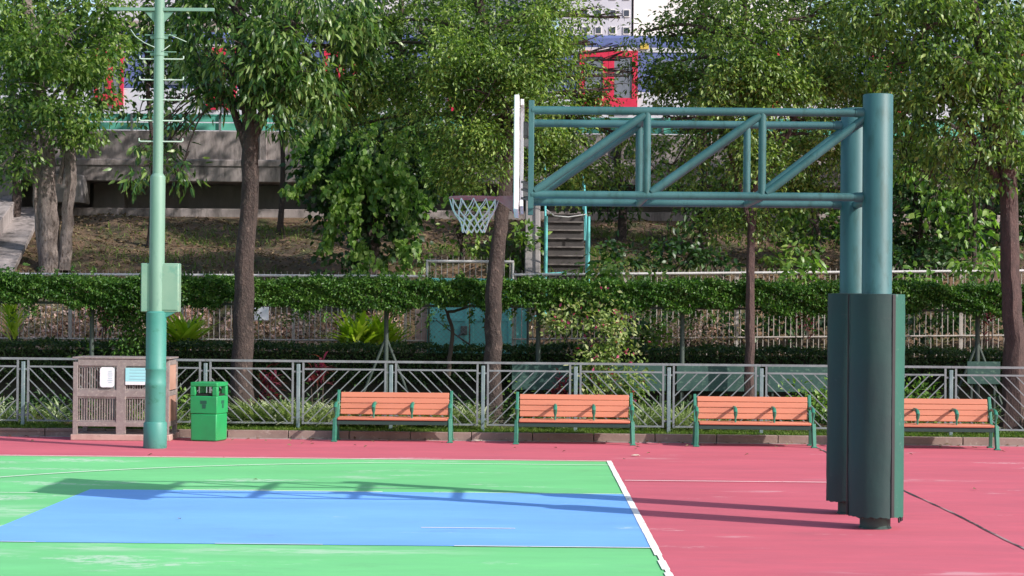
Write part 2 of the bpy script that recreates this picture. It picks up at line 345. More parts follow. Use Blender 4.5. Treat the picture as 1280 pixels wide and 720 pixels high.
# ------------------------------------------------------------ leaf mesh generator
def rand_unit(n):
    v = rng.normal(size=(n, 3)); return v/np.linalg.norm(v, axis=1, keepdims=True)
def leaf_mesh(name, c, d, L, W, material, parent=None, up=0.9, detail=1, droop=0.15, kind=None, loc=None):
    """c centres of the leaf bases, d directions, L lengths, W widths"""
    n = len(c)
    if n == 0: return None
    d = d/np.linalg.norm(d, axis=1, keepdims=True)
    nn = np.array([0, 0, 1.0])*up + rng.normal(size=(n, 3))*0.6
    s = np.cross(d, nn); s /= np.linalg.norm(s, axis=1, keepdims=True) + 1e-9
    nrm = np.cross(s, d)
    L = np.broadcast_to(L, (n,)).reshape(n, 1)*rng.uniform(0.7, 1.25, (n, 1)); W = np.broadcast_to(W, (n,)).reshape(n, 1)*rng.uniform(0.75, 1.2, (n, 1))
    base = c; tip = c + d*L - nrm*L*droop
    if detail == 1:
        mid = c + d*L*0.45
        l = mid + s*W*0.5 + nrm*W*0.18; r = mid - s*W*0.5 + nrm*W*0.18
        V = np.stack([base, l, tip, r], 1).reshape(-1, 3)
        q = np.arange(n)[:, None]*4
        F = np.concatenate([q + np.array([0, 2, 1]), q + np.array([0, 3, 2])], 1).reshape(-1, 3)
    else:
        m1 = c + d*L*0.45 + nrm*L*0.03
        l1 = c + d*L*0.28 + s*W*0.46 + nrm*W*0.14; r1 = c + d*L*0.28 - s*W*0.46 + nrm*W*0.14
        l2 = c + d*L*0.65 + s*W*0.36 + nrm*(W*0.10 - L*droop*0.35); r2 = c + d*L*0.65 - s*W*0.36 + nrm*(W*0.10 - L*droop*0.35)
        V = np.stack([base, l1, l2, tip, r2, r1, m1], 1).reshape(-1, 3)
        q = np.arange(n)[:, None]*7
        F = np.concatenate([q + np.array(t) for t in ((0,6,1), (1,6,2), (2,6,3), (3,6,4), (4,6,5), (5,6,0))], 1).reshape(-1, 3)
    if loc is not None: V = V - np.array(loc)
    elif parent is not None: V = V - np.array(parent.location)
    me = bpy.data.meshes.new(name)
    me.vertices.add(len(V)); me.vertices.foreach_set('co', V.astype(np.float32).ravel())
    me.loops.add(F.size); me.loops.foreach_set('vertex_index', F.astype(np.int32).ravel())
    me.polygons.add(len(F)); me.polygons.foreach_set('loop_start', np.arange(0, F.size, 3, dtype=np.int32))
    me.update(); me.materials.append(material)
    o = bpy.data.objects.new(name, me); col.objects.link(o)
    if parent is not None: o.parent = parent
    if loc is not None: o.location = loc
    if kind: o['kind'] = kind
    return o

def crown_points(blobs, Y, dens=14, lpc=42, sig=0.17, droop=0.5, depth=None, flat=0.7, fall=2.4, void=None):
    """blobs (px, py, rx, ry[, dY[, density factor]]) in photograph pixels at depth Y -> leaf bases and directions"""
    C = []; D = []
    for b in blobs:
        px, py, rx, ry = b[:4]; dY = b[4] if len(b) > 4 else 0.0; df = b[5] if len(b) > 5 else 1.0
        YY = Y + dY; s = sc(YY); c = np.array(at(px, py, YY)); a = rx/s; h = ry/s
        dp = depth or (a + h)/2
        n = max(2, int(dens*df*math.pi*a*h))
        u = rand_unit(n)*(rng.random((n, 1))**(1/fall))
        cc = c + u*np.array([a, dp, h])
        if void:
            q = cc*np.array([4.3, 4.3, 5.2])
            v = (np.sin(q[:, 0] + 1.3*np.sin(q[:, 2])) + np.sin(q[:, 1]*0.9 + 2 + np.sin(q[:, 0]*.7)) + np.sin(q[:, 2] + 1.1*np.sin(q[:, 1]) + 4))/3 + rng.normal(0, .12, n)
            cc = cc[v > void]; n = len(cc)
            if n == 0: continue
        k = np.maximum(8, rng.normal(lpc, lpc*0.3, n)).astype(int)
        idx = np.repeat(np.arange(n), k)
        sz = rng.uniform(0.6, 1.35, n)[idx][:, None]
        off = rng.normal(size=(len(idx), 3))*sig*sz*np.array([1, 1, flat])
        out = off/(np.linalg.norm(off, axis=1, keepdims=True) + 1e-6)
        dd = out*0.9 + rng.normal(size=(len(idx), 3))*0.45 + np.array([0, 0, -droop])
        C.append(cc[idx] + off); D.append(dd)
    return np.concatenate(C), np.concatenate(D)

def limb(mb, pts, r0, r1, n=9, wob=0.12, seed=1, jit=0.06, sub=4):
    rr = random.Random(seed); P = [Vector(p) for p in pts]; out = []
    for i in range(len(P)-1):
        for k in range(sub):
            t = k/sub
            p0 = P[max(i-1, 0)]; p1 = P[i]; p2 = P[i+1]; p3 = P[min(i+2, len(P)-1)]
            q = 0.5*((2*p1) + (p2-p0)*t + (2*p0-5*p1+4*p2-p3)*t*t + (3*p1-p0-3*p2+p3)*t**3)
            if not (i == 0 and k == 0): q = q + Vector((rr.uniform(-jit, jit), rr.uniform(-jit, jit), rr.uniform(-jit, jit)))*r0*2
            out.append(q)
    out.append(P[-1])
    m = len(out)
    rad = [r0 + (r1-r0)*(i/(m-1))**0.8 for i in range(m)]
    return out, rad, mb.path(out, rad, n, 0, True, wob, seed)

def tree(name, label, group, Y, trunk, tr, blobs, leaf, L, W, dens, lpc, bark, extra=(), sig=0.17, droop=0.5, detail=1, depth=None, cat='tree', flare=1.35, base_z=None, twigs=5, up=0.9, top=None, void=-0.13):
    """trunk: list of (px, py[, dY]); tr: (base radius, top radius) in metres"""
    P = [at(p[0], p[1], Y + (p[2] if len(p) > 2 else 0)) for p in trunk]
    if base_z is not None: P[0].z = base_z
    root = empty(name, P[0]); tag(root, label, cat, group)
    mb = MB()
    pts, rad, _ = limb(MB(), P, tr[0], tr[1], 14, 0.0, 3)
    h0 = pts[0].z
    rad = [r*(1 + (flare-1)*math.exp(-(p.z-h0)/0.25)) for p, r in zip(pts, rad)]
    mb.path(pts, rad, 16, 0, True, 0.09, sum(map(ord, label)) % 97)
    for e in extra:
        limb(mb, [at(p[0], p[1], Y + (p[2] if len(p) > 2 else 0)) for p in e[0]], e[1], e[2], 10, 0.1, int(e[0][0][0]), sub=4)
    mb.build('trunk', M[bark], root, world=True)
    lb = MB()
    for i, b in enumerate(blobs):
        YY = Y + (b[4] if len(b) > 4 else 0)
        c = at(b[0], b[1], YY); s = sc(YY)
        hi = pts[int(len(pts)*0.5):]
        st = min(hi, key=lambda q: (q-c).length + 1.2*max(0, q.z-c.z+0.3))
        low = c.z < st.z + 0.1
        mid = (st + c)/2 + Vector((random.uniform(-.15, .15), random.uniform(-.1, .1), 0.55 if low else random.uniform(0.1, .35)))
        limb(lb, [st, mid, c], 0.022 if low else 0.045, 0.008 if low else 0.016, 7, 0.1, i, sub=4)
        for k in range(twigs):
            e = c + Vector((random.uniform(-1, 1)*b[2]/s, random.uniform(-.5, .5)*(b[2]/s), random.uniform(-.9, .9)*b[3]/s))*0.85
            limb(lb, [c.lerp(mid, random.random()*0.6), (c+e)/2 + Vector((0, 0, .06)), e], 0.013, 0.003, 5, 0.1, i*7+k, sub=3)
    lb.build('limbs', M[bark], root, world=True)
    C, D = crown_points(blobs, Y, dens, lpc, sig, droop, depth, void=void)
    f = np.ones(len(C))
    if top:                                            # unseen crown above the frame, added to shade the bank and viaduct
        px, rx, hts = top
        ub = [(px + random.uniform(-.3, .3)*rx, -150 - 150*k, rx*(1 - .12*k), 90, random.uniform(-.6, .6)) for k in range(hts)] + [(px + s_*rx*.6, -220 - 130*k, rx*.55, 80, s_*.5) for k in range(hts) for s_ in (-1, 1)]
        C2, D2 = crown_points(ub, Y, 1.0, 34, sig*1.9, droop, 1.7)
        C = np.concatenate([C, C2]); D = np.concatenate([D, D2]); f = np.concatenate([f, np.full(len(C2), 2.0)])
    leaf_mesh('crown', C, D, L*f, W*f, M[leaf], root, detail=detail, up=up)
    return root

# ============================================================ SETTING
def sheet(name, rects, z, m, kind='structure'):
    mb = MB()
    for x0, x1, y0, y1 in rects:
        mb.add([(x0, y0, z), (x1, y0, z), (x1, y1, z), (x0, y1, z)], [(0, 1, 2, 3)])
    return tag(mb.build(name, m, smooth=False), kind=kind)
M['soil'] = mat('bare_soil', (0.15, 0.105, 0.07), 0.95, c2=(0.10, 0.075, 0.05), ns=0.5, src='World')
sheet('ground', [(-600, 600, -300, 900)], -0.06, M['soil'])
LANE = (-4.70, 1.05, 17.32, 22.30)
FAR = 27.10
KR = -0.012                                            # the kerb, benches and railing run very slightly askew of the court
KY = 31.15                                             # kerb face at x = 0
sheet('red_playing_surface', [(-40, 40, -8, KY + 0.6)], 0.0, M['red'])
sheet('green_court', [(-40, 1.06, -8, FAR + 0.02)], 0.004, M['green'])
sheet('blue_lane', [LANE], 0.008, M['blue'])
def lines():
    mb = MB(); z = 0.012
    def r(x0, x1, y0, y1): mb.add([(x0, y0, z), (x1, y0, z), (x1, y1, z), (x0, y1, z)], [(0, 1, 2, 3)])
    yy = -8.0; rj = random.Random(3)
    while yy < FAR + 0.02:
        L_ = rj.uniform(0.1, 0.35); e = min(yy + L_, FAR + 0.05); a_ = rj.uniform(-.002, .002); b_ = rj.uniform(-.0025, .0025)
        if yy > 16.6 or rj.random() > 0.22: r(1.04 + a_, 1.105 + b_, yy, e)
        else: r(1.06 + a_, 1.095 + b_, yy, e)
        yy = e
    r(-40, 1.045, FAR, FAR + 0.05)
    hx, hy = -0.525, 19.81
    x_t = hx - math.sqrt(6.75**2 - 6.6**2)
    r(x_t, 1.045, hy + 6.58, hy + 6.62)
    a0 = math.acos((x_t-hx)/6.75); N = 90; P = []
    for i in range(N+1):
        a = a0 + (2*math.pi - 2*a0)*i/N
        for q in (6.725, 6.775): P.append((hx + q*math.cos(a), hy + q*math.sin(a), z))
    mb.add(P, [(2*i, 2*i+1, 2*i+3, 2*i+2) for i in range(N)])
    r(-3.7, -1.55, 22.28, 22.33); r(1.14, 3.55, 24.06, 24.10); r(-9, -5.15, 21.78, 21.81)
    r(-0.95, -0.10, 18.70, 18.735)
    r(-0.6, 1.04, 17.29, 17.325); r(-2.6, -1.7, 17.30, 17.322); r(-1.0, 1.04, 22.29, 22.32); r(-4.6, -4.1, 17.30, 17.32)
    return tag(mb.build('court_lines', M['line'], smooth=False), kind='structure')
lines()
def joint():
    mb = MB(); rr = random.Random(4); y = 8.0; z = 0.006; P = []
    while y < 31.0:
        w = 0.009 + rr.uniform(0, 0.008); x = 4.22 + 0.015*math.sin(y*1.3) + rr.uniform(-.004, .004)
        P += [(x-w, y, z), (x+w, y, z)]; y += 0.25
    mb.add(P, [(2*i, 2*i+1, 2*i+3, 2*i+2) for i in range(len(P)//2-1)])
    return tag(mb.build('paving_joint', M['joint'], smooth=False), kind='structure')
joint()

def kerbs():
    mb = MB(); g = MB(); rr = random.Random(2)
    x = -22.0
    while x < 22:
        L = 0.92
        mb.box((x + L/2, 0.075 + rr.uniform(-.004, .004), 0.055), (L - 0.012, 0.15, 0.13 + rr.uniform(-.004, .004)))
        x += L
    o = mb.build('kerb', M['conc'], bevel=0.008); o.location = (0, KY, 0); o.rotation_euler.z = KR; tag(o, kind='structure')
    g.box((0, -0.06, 0.002), (44, 0.11, 0.012))
    o = g.build('gutter_strip', M['gutter']); o.location = (0, KY, 0); o.rotation_euler.z = KR; tag(o, kind='structure')
kerbs()

# terrain behind the kerb
PROF = [(31.22, 0.08), (32.4, 0.12), (34.0, 0.2), (36.6, 0.35), (37.3, 0.85), (38.5, 1.70), (40.5, 2.75), (43.5, 3.42), (46.3, 3.98), (48.5, 4.02), (62, 4.05), (64, 6.0), (140, 6.0)]
def terr_z(x, y):
    for (a, za), (b, zb) in zip(PROF, PROF[1:]):
        if a <= y <= b:
            z = za + (zb-za)*(y-a)/(b-a); break
    else: z = PROF[-1][1] if y > 100 else PROF[0][1]
    if 36.8 < y < 46: z += 0.10*math.sin(x*0.9 + y*0.7)*math.sin(y*1.3 - x*0.3) + 0.05*math.sin(x*2.7 + y*2.1)
    return z
def terrain():
    ys = list(np.arange(31.22, 37.0, 0.4)) + list(np.arange(37.0, 47.0, 0.22)) + [48.5, 55, 62, 64, 140]
    xs = list(np.arange(-26, 26.01, 0.3))
    V = [(x, y, terr_z(x, y) + (random.uniform(-.03, .03) if 37.4 < y < 46 else 0)) for y in ys for x in xs]
    n = len(xs)
    F = [(j*n+i, j*n+i+1, (j+1)*n+i+1, (j+1)*n+i) for j in range(len(ys)-1) for i in range(n-1)]
    m, nt, p = newmat('hillside_soil')
    v = mapping(nt, 'World')
    a = ramp(nt, noise(nt, v, 0.8, 6, 0.65), 0.40, 0.62)
    c = mixc(nt, a, (0.25, 0.15, 0.09), (0.07, 0.05, 0.032))
    b = ramp(nt, noise(nt, v, 2.3, 7, 0.7), 0.50, 0.62)
    c = mixc(nt, math_(nt, 'MULTIPLY', b, 0.75), c, (0.085, 0.11, 0.03))
    d = ramp(nt, noise(nt, v, 16, 6, 0.8), 0.45, 0.7)
    c = mixc(nt, math_(nt, 'MULTIPLY', d, 0.7), c, (0.085, 0.055, 0.035))
    nt.links.new(c, p.inputs['Base Color']); p.inputs['Roughness'].default_value = 0.95
    bump(nt, p, noise(nt, v, 11, 8, 0.75), 1.0, 0.08)
    me = bpy.data.meshes.new('hillside'); me.from_pydata(V, [], F); me.materials.append(m)
    me.polygons.foreach_set('use_smooth', [True]*len(F))
    o = bpy.data.objects.new('hillside', me); col.objects.link(o); tag(o, kind='structure')
terrain()

# viaduct, channel, building, train -------------------------------------------------
def viaduct():
    root = empty('railway_viaduct', (0, 47, 4)); tag(root, 'weathered grey concrete railway viaduct above the slope behind the trees', 'viaduct')
    mb = MB()
    for i in range(24):
        x = -24 + i*2.0 + 1.0
        mb.box((x, 46.75, 5.60), (1.985, 0.22, 0.66))
    mb.build('parapet', M['viad'], root, world=True, bevel=0.01)
    for i in range(25):
        mb = MB(); mb.box((-24 + i*2.0, 46.60, 5.58), (0.16, 0.12, 0.72)); mb.build('pilaster', M['viad'], root, world=True, bevel=0.01)
    mb = MB(); mb.box((0, 53.3, 5.01), (48, 14.2, 0.50)); mb.box((0, 46.27, 5.17), (48, 0.20, 0.14))
    mb.build('deck_slab', M['viad'], root, world=True, bevel=0.015)
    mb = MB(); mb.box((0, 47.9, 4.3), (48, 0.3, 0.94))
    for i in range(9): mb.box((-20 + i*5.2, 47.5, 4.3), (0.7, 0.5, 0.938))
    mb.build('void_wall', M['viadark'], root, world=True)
    mb = MB(); mb.box((0, 46.62, 3.95), (48, 0.35, 0.44)); mb.build('footing', M['viad'], root, world=True, bevel=0.02)
    mb = MB(); mb.box((-10.35, 46.1, 4.55), (0.9, 1.0, 0.62)); mb.box((-12.1, 45.7, 4.5), (1.5, 1.0, 1.3)); mb.build('abutment', M['viadark'], root, world=True, bevel=0.02)
    mb = MB()
    mb.box((0, 46.80, 6.04), (48, 0.06, 0.16)); mb.box((0, 46.80, 6.215), (48, 0.06, 0.13)); mb.box((0, 46.86, 6.30), (48, 0.2, 0.035))
    mb.build('aqua_rail_band', M['tealband'], root, world=True)
    for i in range(24):
        mb = MB(); mb.box((-23 + i*2.0, 46.77, 6.12), (0.05, 0.10, 0.42)); mb.build('rail_post', M['galv'], root, world=True)
viaduct()

def train():
    Y = 53.0
    root = empty('commuter_train', (0, Y, 6.2)); tag(root, 'silver and blue commuter train with red doors passing on the viaduct', 'train')
    X = lambda px: at(px, 100, Y).x
    mb = MB(); mb.box((0, Y + 1.4, 6.9), (44, 2.8, 1.3)); mb.build('lower_body', M['tsilver'], root, world=True, bevel=0.02)
    mb = MB(); mb.box((0, Y + 1.4, 8.06), (44, 2.78, 1.0)); mb.build('window_band', M['tblue'], root, world=True)
    mb = MB(); mb.box((0, Y + 1.4, 8.63), (44, 2.82, 0.12)); mb.build('cantrail_stripe', M['tsilver'], root, world=True)
    mb = MB(); mb.box((0, Y + 1.4, 8.86), (44, 2.6, 0.32)); mb.build('roof', M['tblue'], root, world=True, bevel=0.08)
    doors = [(-60, -25), (118, 155), (258, 296), (405, 446), (560, 600), (724, 797), (930, 975), (1090, 1130), (1240, 1285)]
    for i, (a, b) in enumerate(doors):
        x0, x1 = X(a), X(b); n = 2; w = (x1-x0)/n
        d = MB()
        for k in range(n):
            c = x0 + w*(k + .5)
            f = 0.14 if w > 0.6 else 0.09
            d.box((c - w/2 + f/2 + .004, Y - 0.03, 7.85), (f, 0.08, 1.5)); d.box((c + w/2 - f/2 - .004, Y - 0.03, 7.85), (f, 0.08, 1.5))
            d.box((c, Y - 0.03, 7.20), (w - 2*f - .009, 0.08, 0.38)); d.box((c, Y - 0.03, 8.52), (w - 2*f - .009, 0.08, 0.16))
        do = d.build('door', M['tred'], root, world=True)
        g = MB()
        for k in range(n): g.box((x0 + w*(k+.5), Y - 0.012, 7.9), (w - 0.2, 0.05, 1.05))
        o = g.build('door_glass', M['tglass'], None); o.parent = do; o.location = -Vector(root.location)
        if i < len(doors) - 1:
            a2 = X(b) + 0.35; b2 = X(doors[i+1][0]) - 0.35; m = max(1, int((b2-a2)/1.5)); ww = (b2-a2)/m
            for k in range(m):
                q = MB(); q.box((a2 + ww*(k+.5), Y - 0.01, 8.0), (ww - 0.25, 0.06, 0.72)); q.build('window', M['tglass'], root, world=True)
    y = MB(); y.box((X(805), Y - 0.03, 8.72), (0.22, 0.06, 0.14)); y.build('yellow_sign', M['tyellow'], root, world=True)
train()

def building(name, label, x0, x1, Y, z1, wall, zrows, pcols, ledge=None):
    c = at((x0+x1)/2, 100, Y); root = empty(name, (c.x, Y, 6)); tag(root, label, 'building')
    a = at(x0, 50, Y).x; b = at(x1, 50, Y).x
    mb = MB(); mb.box(((a+b)/2, Y + 6, (z1-1)/2), (b-a, 12, z1+1)); mb.build('wall', M[wall], root, world=True)
    if ledge:
        mb = MB(); mb.box(((a+b)/2, Y - 0.4, ledge), (b-a+.3, 1.0, 1.0)); mb.build('ledge', M['bband'], root, world=True)
    mb = MB(); mb.box(((a+b)/2, Y + 6, z1 + 0.3), (b-a+.8, 12.8, 0.6)); mb.build('roof', M['bband'], root, world=True)
    for wz in zrows:
        for px in pcols:
            wx = at(px, 40, Y).x
            f = MB(); f.box((wx, Y - 0.02, wz), (0.8, 0.2, 0.95)); fo = f.build('window', M['bwhite'], root, world=True)
            g = MB(); g.box((wx, Y - 0.06, wz), (0.6, 0.2, 0.7)); o = g.build('pane', M['bwin'], None); o.parent = fo; o.location = -Vector(root.location)
building('apartment_building', 'lilac grey apartment building with small dark square windows above the train', 700, 789, 250, 56, 'bwall', [35.6, 37.7, 39.8, 41.9], [713, 731, 748, 766, 783], 34.2)
building('white_building', 'plain cream white block glimpsed right of the lilac grey apartments', 792, 1010, 255, 54, 'bwhite', [], [], 33.8)
building('pale_building', 'pale grey building glimpsed through the leaves behind the left trees', 120, 440, 230, 50, 'bwall', [38, 41, 44], [150, 200, 250, 300, 350, 400], 33)
building('tan_building', 'pale tower wall glimpsed behind the middle tree crown', 450, 690, 270, 56, 'bwhite', [39, 42, 45], [480, 520, 560, 600, 640, 670])

def channel():
    mb = MB()
    mb.bar(at(-40, 330, 38.6), at(16, 253, 45.6), 0.34, 0.42)
    tag(mb.build('channel_wall', M['viad'], bevel=0.02, loc=at(-10, 300, 42)), 'low sloping concrete wall running up the bank at the far left', 'wall')
    mb = MB()
    mb.bar(at(-6, 343, 38.5), at(37, 262, 45.8), 0.62, 0.12)
    tag(mb.build('concrete_ramp', M['viad'], bevel=0.01, loc=at(15, 300, 42)), kind='structure')
channel()

def stairs():
    mb = MB(); a = at(684, 300, 40).x; b = at(733, 300, 40).x
    n = 12
    for i in range(n):
        y = 38.9 + i*0.33; z = 1.95 + i*0.18
        mb.box(((a+b)/2, y + 0.20, z - 0.25), (b-a, 0.40, 0.5))
    for i in range(n):
        mb.box(((a+b)/2, 38.9 + i*0.33 - 0.01, 1.95 + i*0.18 + .006), (b-a + .004, 0.07, 0.03), mi=1)
    tag(mb.build('concrete_steps', [M['step'], M['nosing']], bevel=0.006, loc=((a+b)/2, 38.9, 1.7)), 'concrete steps coloured dark as in shade climbing the bank between two aqua posts', 'steps')
    w = MB(); w.bar((a - 0.28, 38.6, 2.05), (a - 0.28, 42.6, 4.1), 0.3, 0.9); 
    tag(w.build('stair_side_wall', M['viadark'], bevel=0.02, loc=(a - 0.28, 38.6, 1.9)), 'dark concrete side wall along the left of the bank steps', 'wall')
    root = empty('stair_handrail', ((a+b)/2, 38.7, 1.8)); tag(root, 'aqua tubular handrail frame at the foot of the bank steps', 'handrail')
    for s, px in enumerate((682, 735)):
        p = at(px, 345, 38.7); x = p.x
        q = MB(); q.tube((x, 38.7, 1.4), (x, 38.7, 3.72), 0.034); q.build('post', M['aqua'], root, world=True)
        q = MB(); q.path([(x, 38.72, 2.85), (x, 42.8, 4.95), (x, 43.2, 4.95)], 0.022, 10)
        for k in range(1, 4): q.tube((x, 38.7 + k*1.3, 2.0 + k*0.68), (x, 38.7 + k*1.3, 2.85 + k*0.67), 0.018, n=8)
        q.build('sloping_rail', M['aqua'], root, world=True)
    q = MB(); q.tube((at(676, 0, 38.66).x, 38.66, 2.62), (at(712, 0, 38.66).x, 38.66, 2.66), 0.028); q.build('bottom_rail', M['aqua'], root, world=True)
    q = MB(); A = at(683, 262, 38.7); B = at(733, 268, 38.7)
    q.path([A, A.lerp(B, .2) + Vector((0, 0, -.1)), A.lerp(B, .55) + Vector((0, 0, -.09)), B], 0.012, 6); q.build('chain', M['rail'], root, world=True)
    d = MB(); d.tube(at(640, 412, 37.6), at(672, 395, 37.9), 0.03); d.tube(at(672, 395, 37.9), at(676, 345, 38.2), 0.025)
    tag(d.build('diagonal_handrail', M['aqua'], loc=at(640, 430, 37.6)), 'short aqua handrail sloping up right of the gate behind the pickets', 'handrail')
stairs()

# picket fences and gate ------------------------------------------------------------
def picket(name, label, px0, px1, y0, y1, Y=37.0):
    a = at(px0, y0, Y); b = at(px1, y1, Y)
    root = empty(name, (a.x, Y, 0.6)); tag(root, label, 'fence', 'picket fences behind the hedges')
    t = MB(); t.tube(a, b, 0.024, n=8); t.build('top_rail', M['rail'], root, world=True)
    t = MB(); t.tube(a + Vector((0, 0, -1.15)), b + Vector((0, 0, -1.15)), 0.016, n=8); t.build('bottom_rail', M['picket'], root, world=True)
    p = MB(); n = int((b.x-a.x)/0.1)
    for i in range(n):
        t_ = (i+.5)/n; c = a.lerp(b, t_); l = random.uniform(-.012, .012)
        p.path([(c.x, Y + .02, 0.55), (c.x + l, Y + .02, c.z - .02), (c.x + l*1.5, Y - .01, c.z + 0.075)], [0.0085, 0.0085, 0.003], 6)
    p.build('pickets', M['picket'], root, world=True)
    for i in range(int((b.x-a.x)/2.0) + 1):
        c = a.lerp(b, min(1, i*2.0/(b.x-a.x)))
        q = MB(); q.box((c.x, Y + 0.05, (c.z+.5)/2), (0.05, 0.05, c.z - .5)); q.build('post', M['picket'], root, world=True)
picket('picket_fence', 'pale spiked picket fence left of the aqua gate behind the hedges', -330, 531, 340.6, 345.5)
picket('picket_fence', 'pale spiked picket fence right of the aqua gate below the steps', 642, 1400, 343.5, 337.5)
q = MB(); c_ = at(327, 392, 36.9); q.box(c_, (0.26, 0.015, 0.24)); tag(q.build('fence_notice', M['signwhite'], loc=tuple(c_), bevel=.004), 'small white notice board on the picket fence just right of the thick left trunk', 'sign')
def gate():
    Y = 37.0; a = at(534, 340, Y).x; b = at(641, 340, Y).x; z0 = 0.55; z1 = at(590, 348, Y).z; z2 = at(590, 327, Y).z
    root = empty('metal_gate', ((a+b)/2, Y, z0)); tag(root, 'aqua painted double metal gate with open spiked top behind the hedge', 'gate')
    w = (b-a)/2
    for k in range(2):
        q = MB(); c = a + w*(k+.5)
        q.box((c, Y, (z0+z1)/2), (w - 0.02, 0.04, z1-z0))
        for zz in (z0 + .06, (z0+z1)/2 + .25, z1 - .04): q.box((c, Y - .03, zz), (w - 0.03, 0.03, 0.06))
        for xx in (c - w/2 + .05, c + w/2 - .05): q.box((xx, Y - .032, (z0+z1)/2), (0.05, 0.03, z1-z0 - .01))
        q.build('door_leaf', M['aqua'], root, world=True, bevel=0.003)
    f = MB()
    f.tube((a, Y, z1), (a, Y, z2), 0.024, n=8); f.tube((b, Y, z1), (b, Y, z2), 0.024, n=8); f.tube((a - .02, Y, z2), (b + .02, Y, z2), 0.026, n=8)
    f.build('top_frame', M['rail'], root, world=True)
    p = MB()
    for i in range(15):
        x = a + (b-a)*(i+.5)/15; p.path([(x, Y, z1 - .02), (x, Y, z2), (x, Y, z2 + .09)], [.008, .008, .003], 6)
    p.build('spikes', M['picket'], root, world=True)
    h = MB(); c = at(580, 413, Y); h.box((c.x, Y - .06, c.z), (0.12, 0.06, 0.16)); h.tube((c.x, Y - .08, c.z - .02), (c.x - .12, Y - .08, c.z - .12), 0.018, n=8)
    h.build('lock', M['bracket'], root, world=True, bevel=0.01)
    s = MB(); s.box((at(651, 390, Y + .1).x, Y + .2, 1.5), (0.26, 0.2, 1.9)); s.build('side_panel', M['aqua'], root, world=True, bevel=.01)
    g = MB(); g.box((at(526, 390, Y).x, Y + .12, 1.45), (0.2, 0.2, 1.8))
    tag(g.build('gate_pillar', M['plinth'], loc=(at(526, 390, Y).x, Y + .12, 0.5), bevel=.01), 'short brown pillar left of the aqua gate', 'pillar')
gate()
def chainlink():
    Y = 35.6; x0 = at(536, 400, Y).x; x1 = at(660, 400, Y).x; z0, z1 = 0.3, 2.25; mb = MB(); s = 0.085
    n = int((x1-x0)/s); H = z1-z0
    for i in range(-int(H/s), n+1):
        for sg in (0, 1):
            xa = x0 + i*s; pa = [xa, z0]; pb = [xa + H, z1]
            lo = max(xa, x0); hi = min(xa + H, x1)
            if hi - lo < 0.02: continue
            za, zb = z0 + (lo-xa), z0 + (hi-xa)
            if sg: lo, hi = x0 + x1 - lo, x0 + x1 - hi
            mb.path([(lo, Y, za), (hi, Y, zb)], 0.0022, 4, cap=False)
    root = empty('chain_link_panel', ((x0+x1)/2, Y, z0)); tag(root, 'thin chain link fence panel in front of the aqua gate', 'fence')
    mb.build('wire_mesh', M['galv'], root, world=True)
    for x in (x0, x1):
        q = MB(); q.tube((x, Y, z0 - .1), (x, Y, z1), 0.02, n=8); q.build('post', M['greenpost'], root, world=True)
chainlink()

# ============================================================ HEDGES AND TRELLIS
def band_leaves(name, x0, x1, y0, y1, zlo, zhi, n, L, W, m, parent=None, seed=0, shell=0.75, wl=0.08, wh=0.05):
    x = rng.uniform(x0, x1, n); t = rng.random(n)
    side = rng.random(n)
    y = rng.uniform(y0, y1, n); z = np.zeros(n)
    nz = lambda q, k: (np.sin(q*1.7*k + seed) + np.sin(q*3.9*k + 2*seed + 1) + np.sin(q*8.3*k + 3) + 0.6*np.sin(q*19*k))/3.6
    lo = zlo + wl*nz(x, 1.0); hi = zhi + wh*nz(x + 5, 1.3)
    z = lo + (hi-lo)*t
    fr = side < shell*0.6; tp = (side >= shell*0.6) & (side < shell)
    y = np.where(fr, y0 + rng.normal(0, 0.04, n) + 0.09*nz(x*1.3 + z*3, 1.5), y)
    z = np.where(tp, hi + rng.normal(0, 0.025, n), z)
    d = np.stack([rng.normal(0, 0.6, n), -np.abs(rng.normal(0.6, 0.4, n)), rng.normal(-0.1, 0.6, n)], 1)
    return leaf_mesh(name, np.stack([x, y, z], 1), d, L, W, m, parent, up=0.8)

def trellis():
    Y = 33.7
    root = empty('vine_trellis', (0, Y, 0.2)); tag(root, 'long trellis on grey green posts topped by a thick band of dark creeper', 'trellis')
    for px in (-320, -105, 115, 483, 673, 853, 1037, 1222):
        p = at(px, 400, Y)
        ztop = 2.30
        q = MB(); q.tube((p.x, Y, 0.1), (p.x, Y, ztop), 0.038, n=10)
        if px in (483, 1222):
            for s in (-1, 1): q.tube((p.x + s*0.42, Y, 0.45), (p.x, Y, 1.5), 0.022, n=8)
        q.build('post', M['greenpost'], root, world=True)
    q = MB()
    for y in (33.5, 33.95):
        for z in (2.02, 2.3): q.box((-.5, y, z), (25, 0.04, 0.04))
    q.build('beams', M['greenpost'], root, world=True)
    band_leaves('creeper_foliage', -13, 12, 33.36, 34.1, 1.99, 2.41, 155000, 0.058, 0.032, M['lf_hedge'], root, 3, wl=0.15, wh=0.07)
    # loose tendrils hanging below and standing above the band
    cs = []; ds = []
    for k in range(150):
        x = random.uniform(-10, 10); up_ = random.random() < 0.45; n = 34; t = rng.random(n)
        y = random.uniform(33.3, 33.7); h = random.uniform(.10, .30); lean = random.uniform(-.15, .15)
        z = 2.38 + h*t*0.8 if up_ else 2.03 - h*t*1.3
        cs.append(np.stack([x + lean*t + rng.normal(0, .018, n), y + rng.normal(0, .03, n), z], 1)); ds.append(rng.normal(size=(n, 3)) + np.array([0, -.4, -.2]))
    leaf_mesh('tendrils', np.concatenate(cs), np.concatenate(ds), 0.06, 0.034, M['lf_hedge'], root)
trellis()
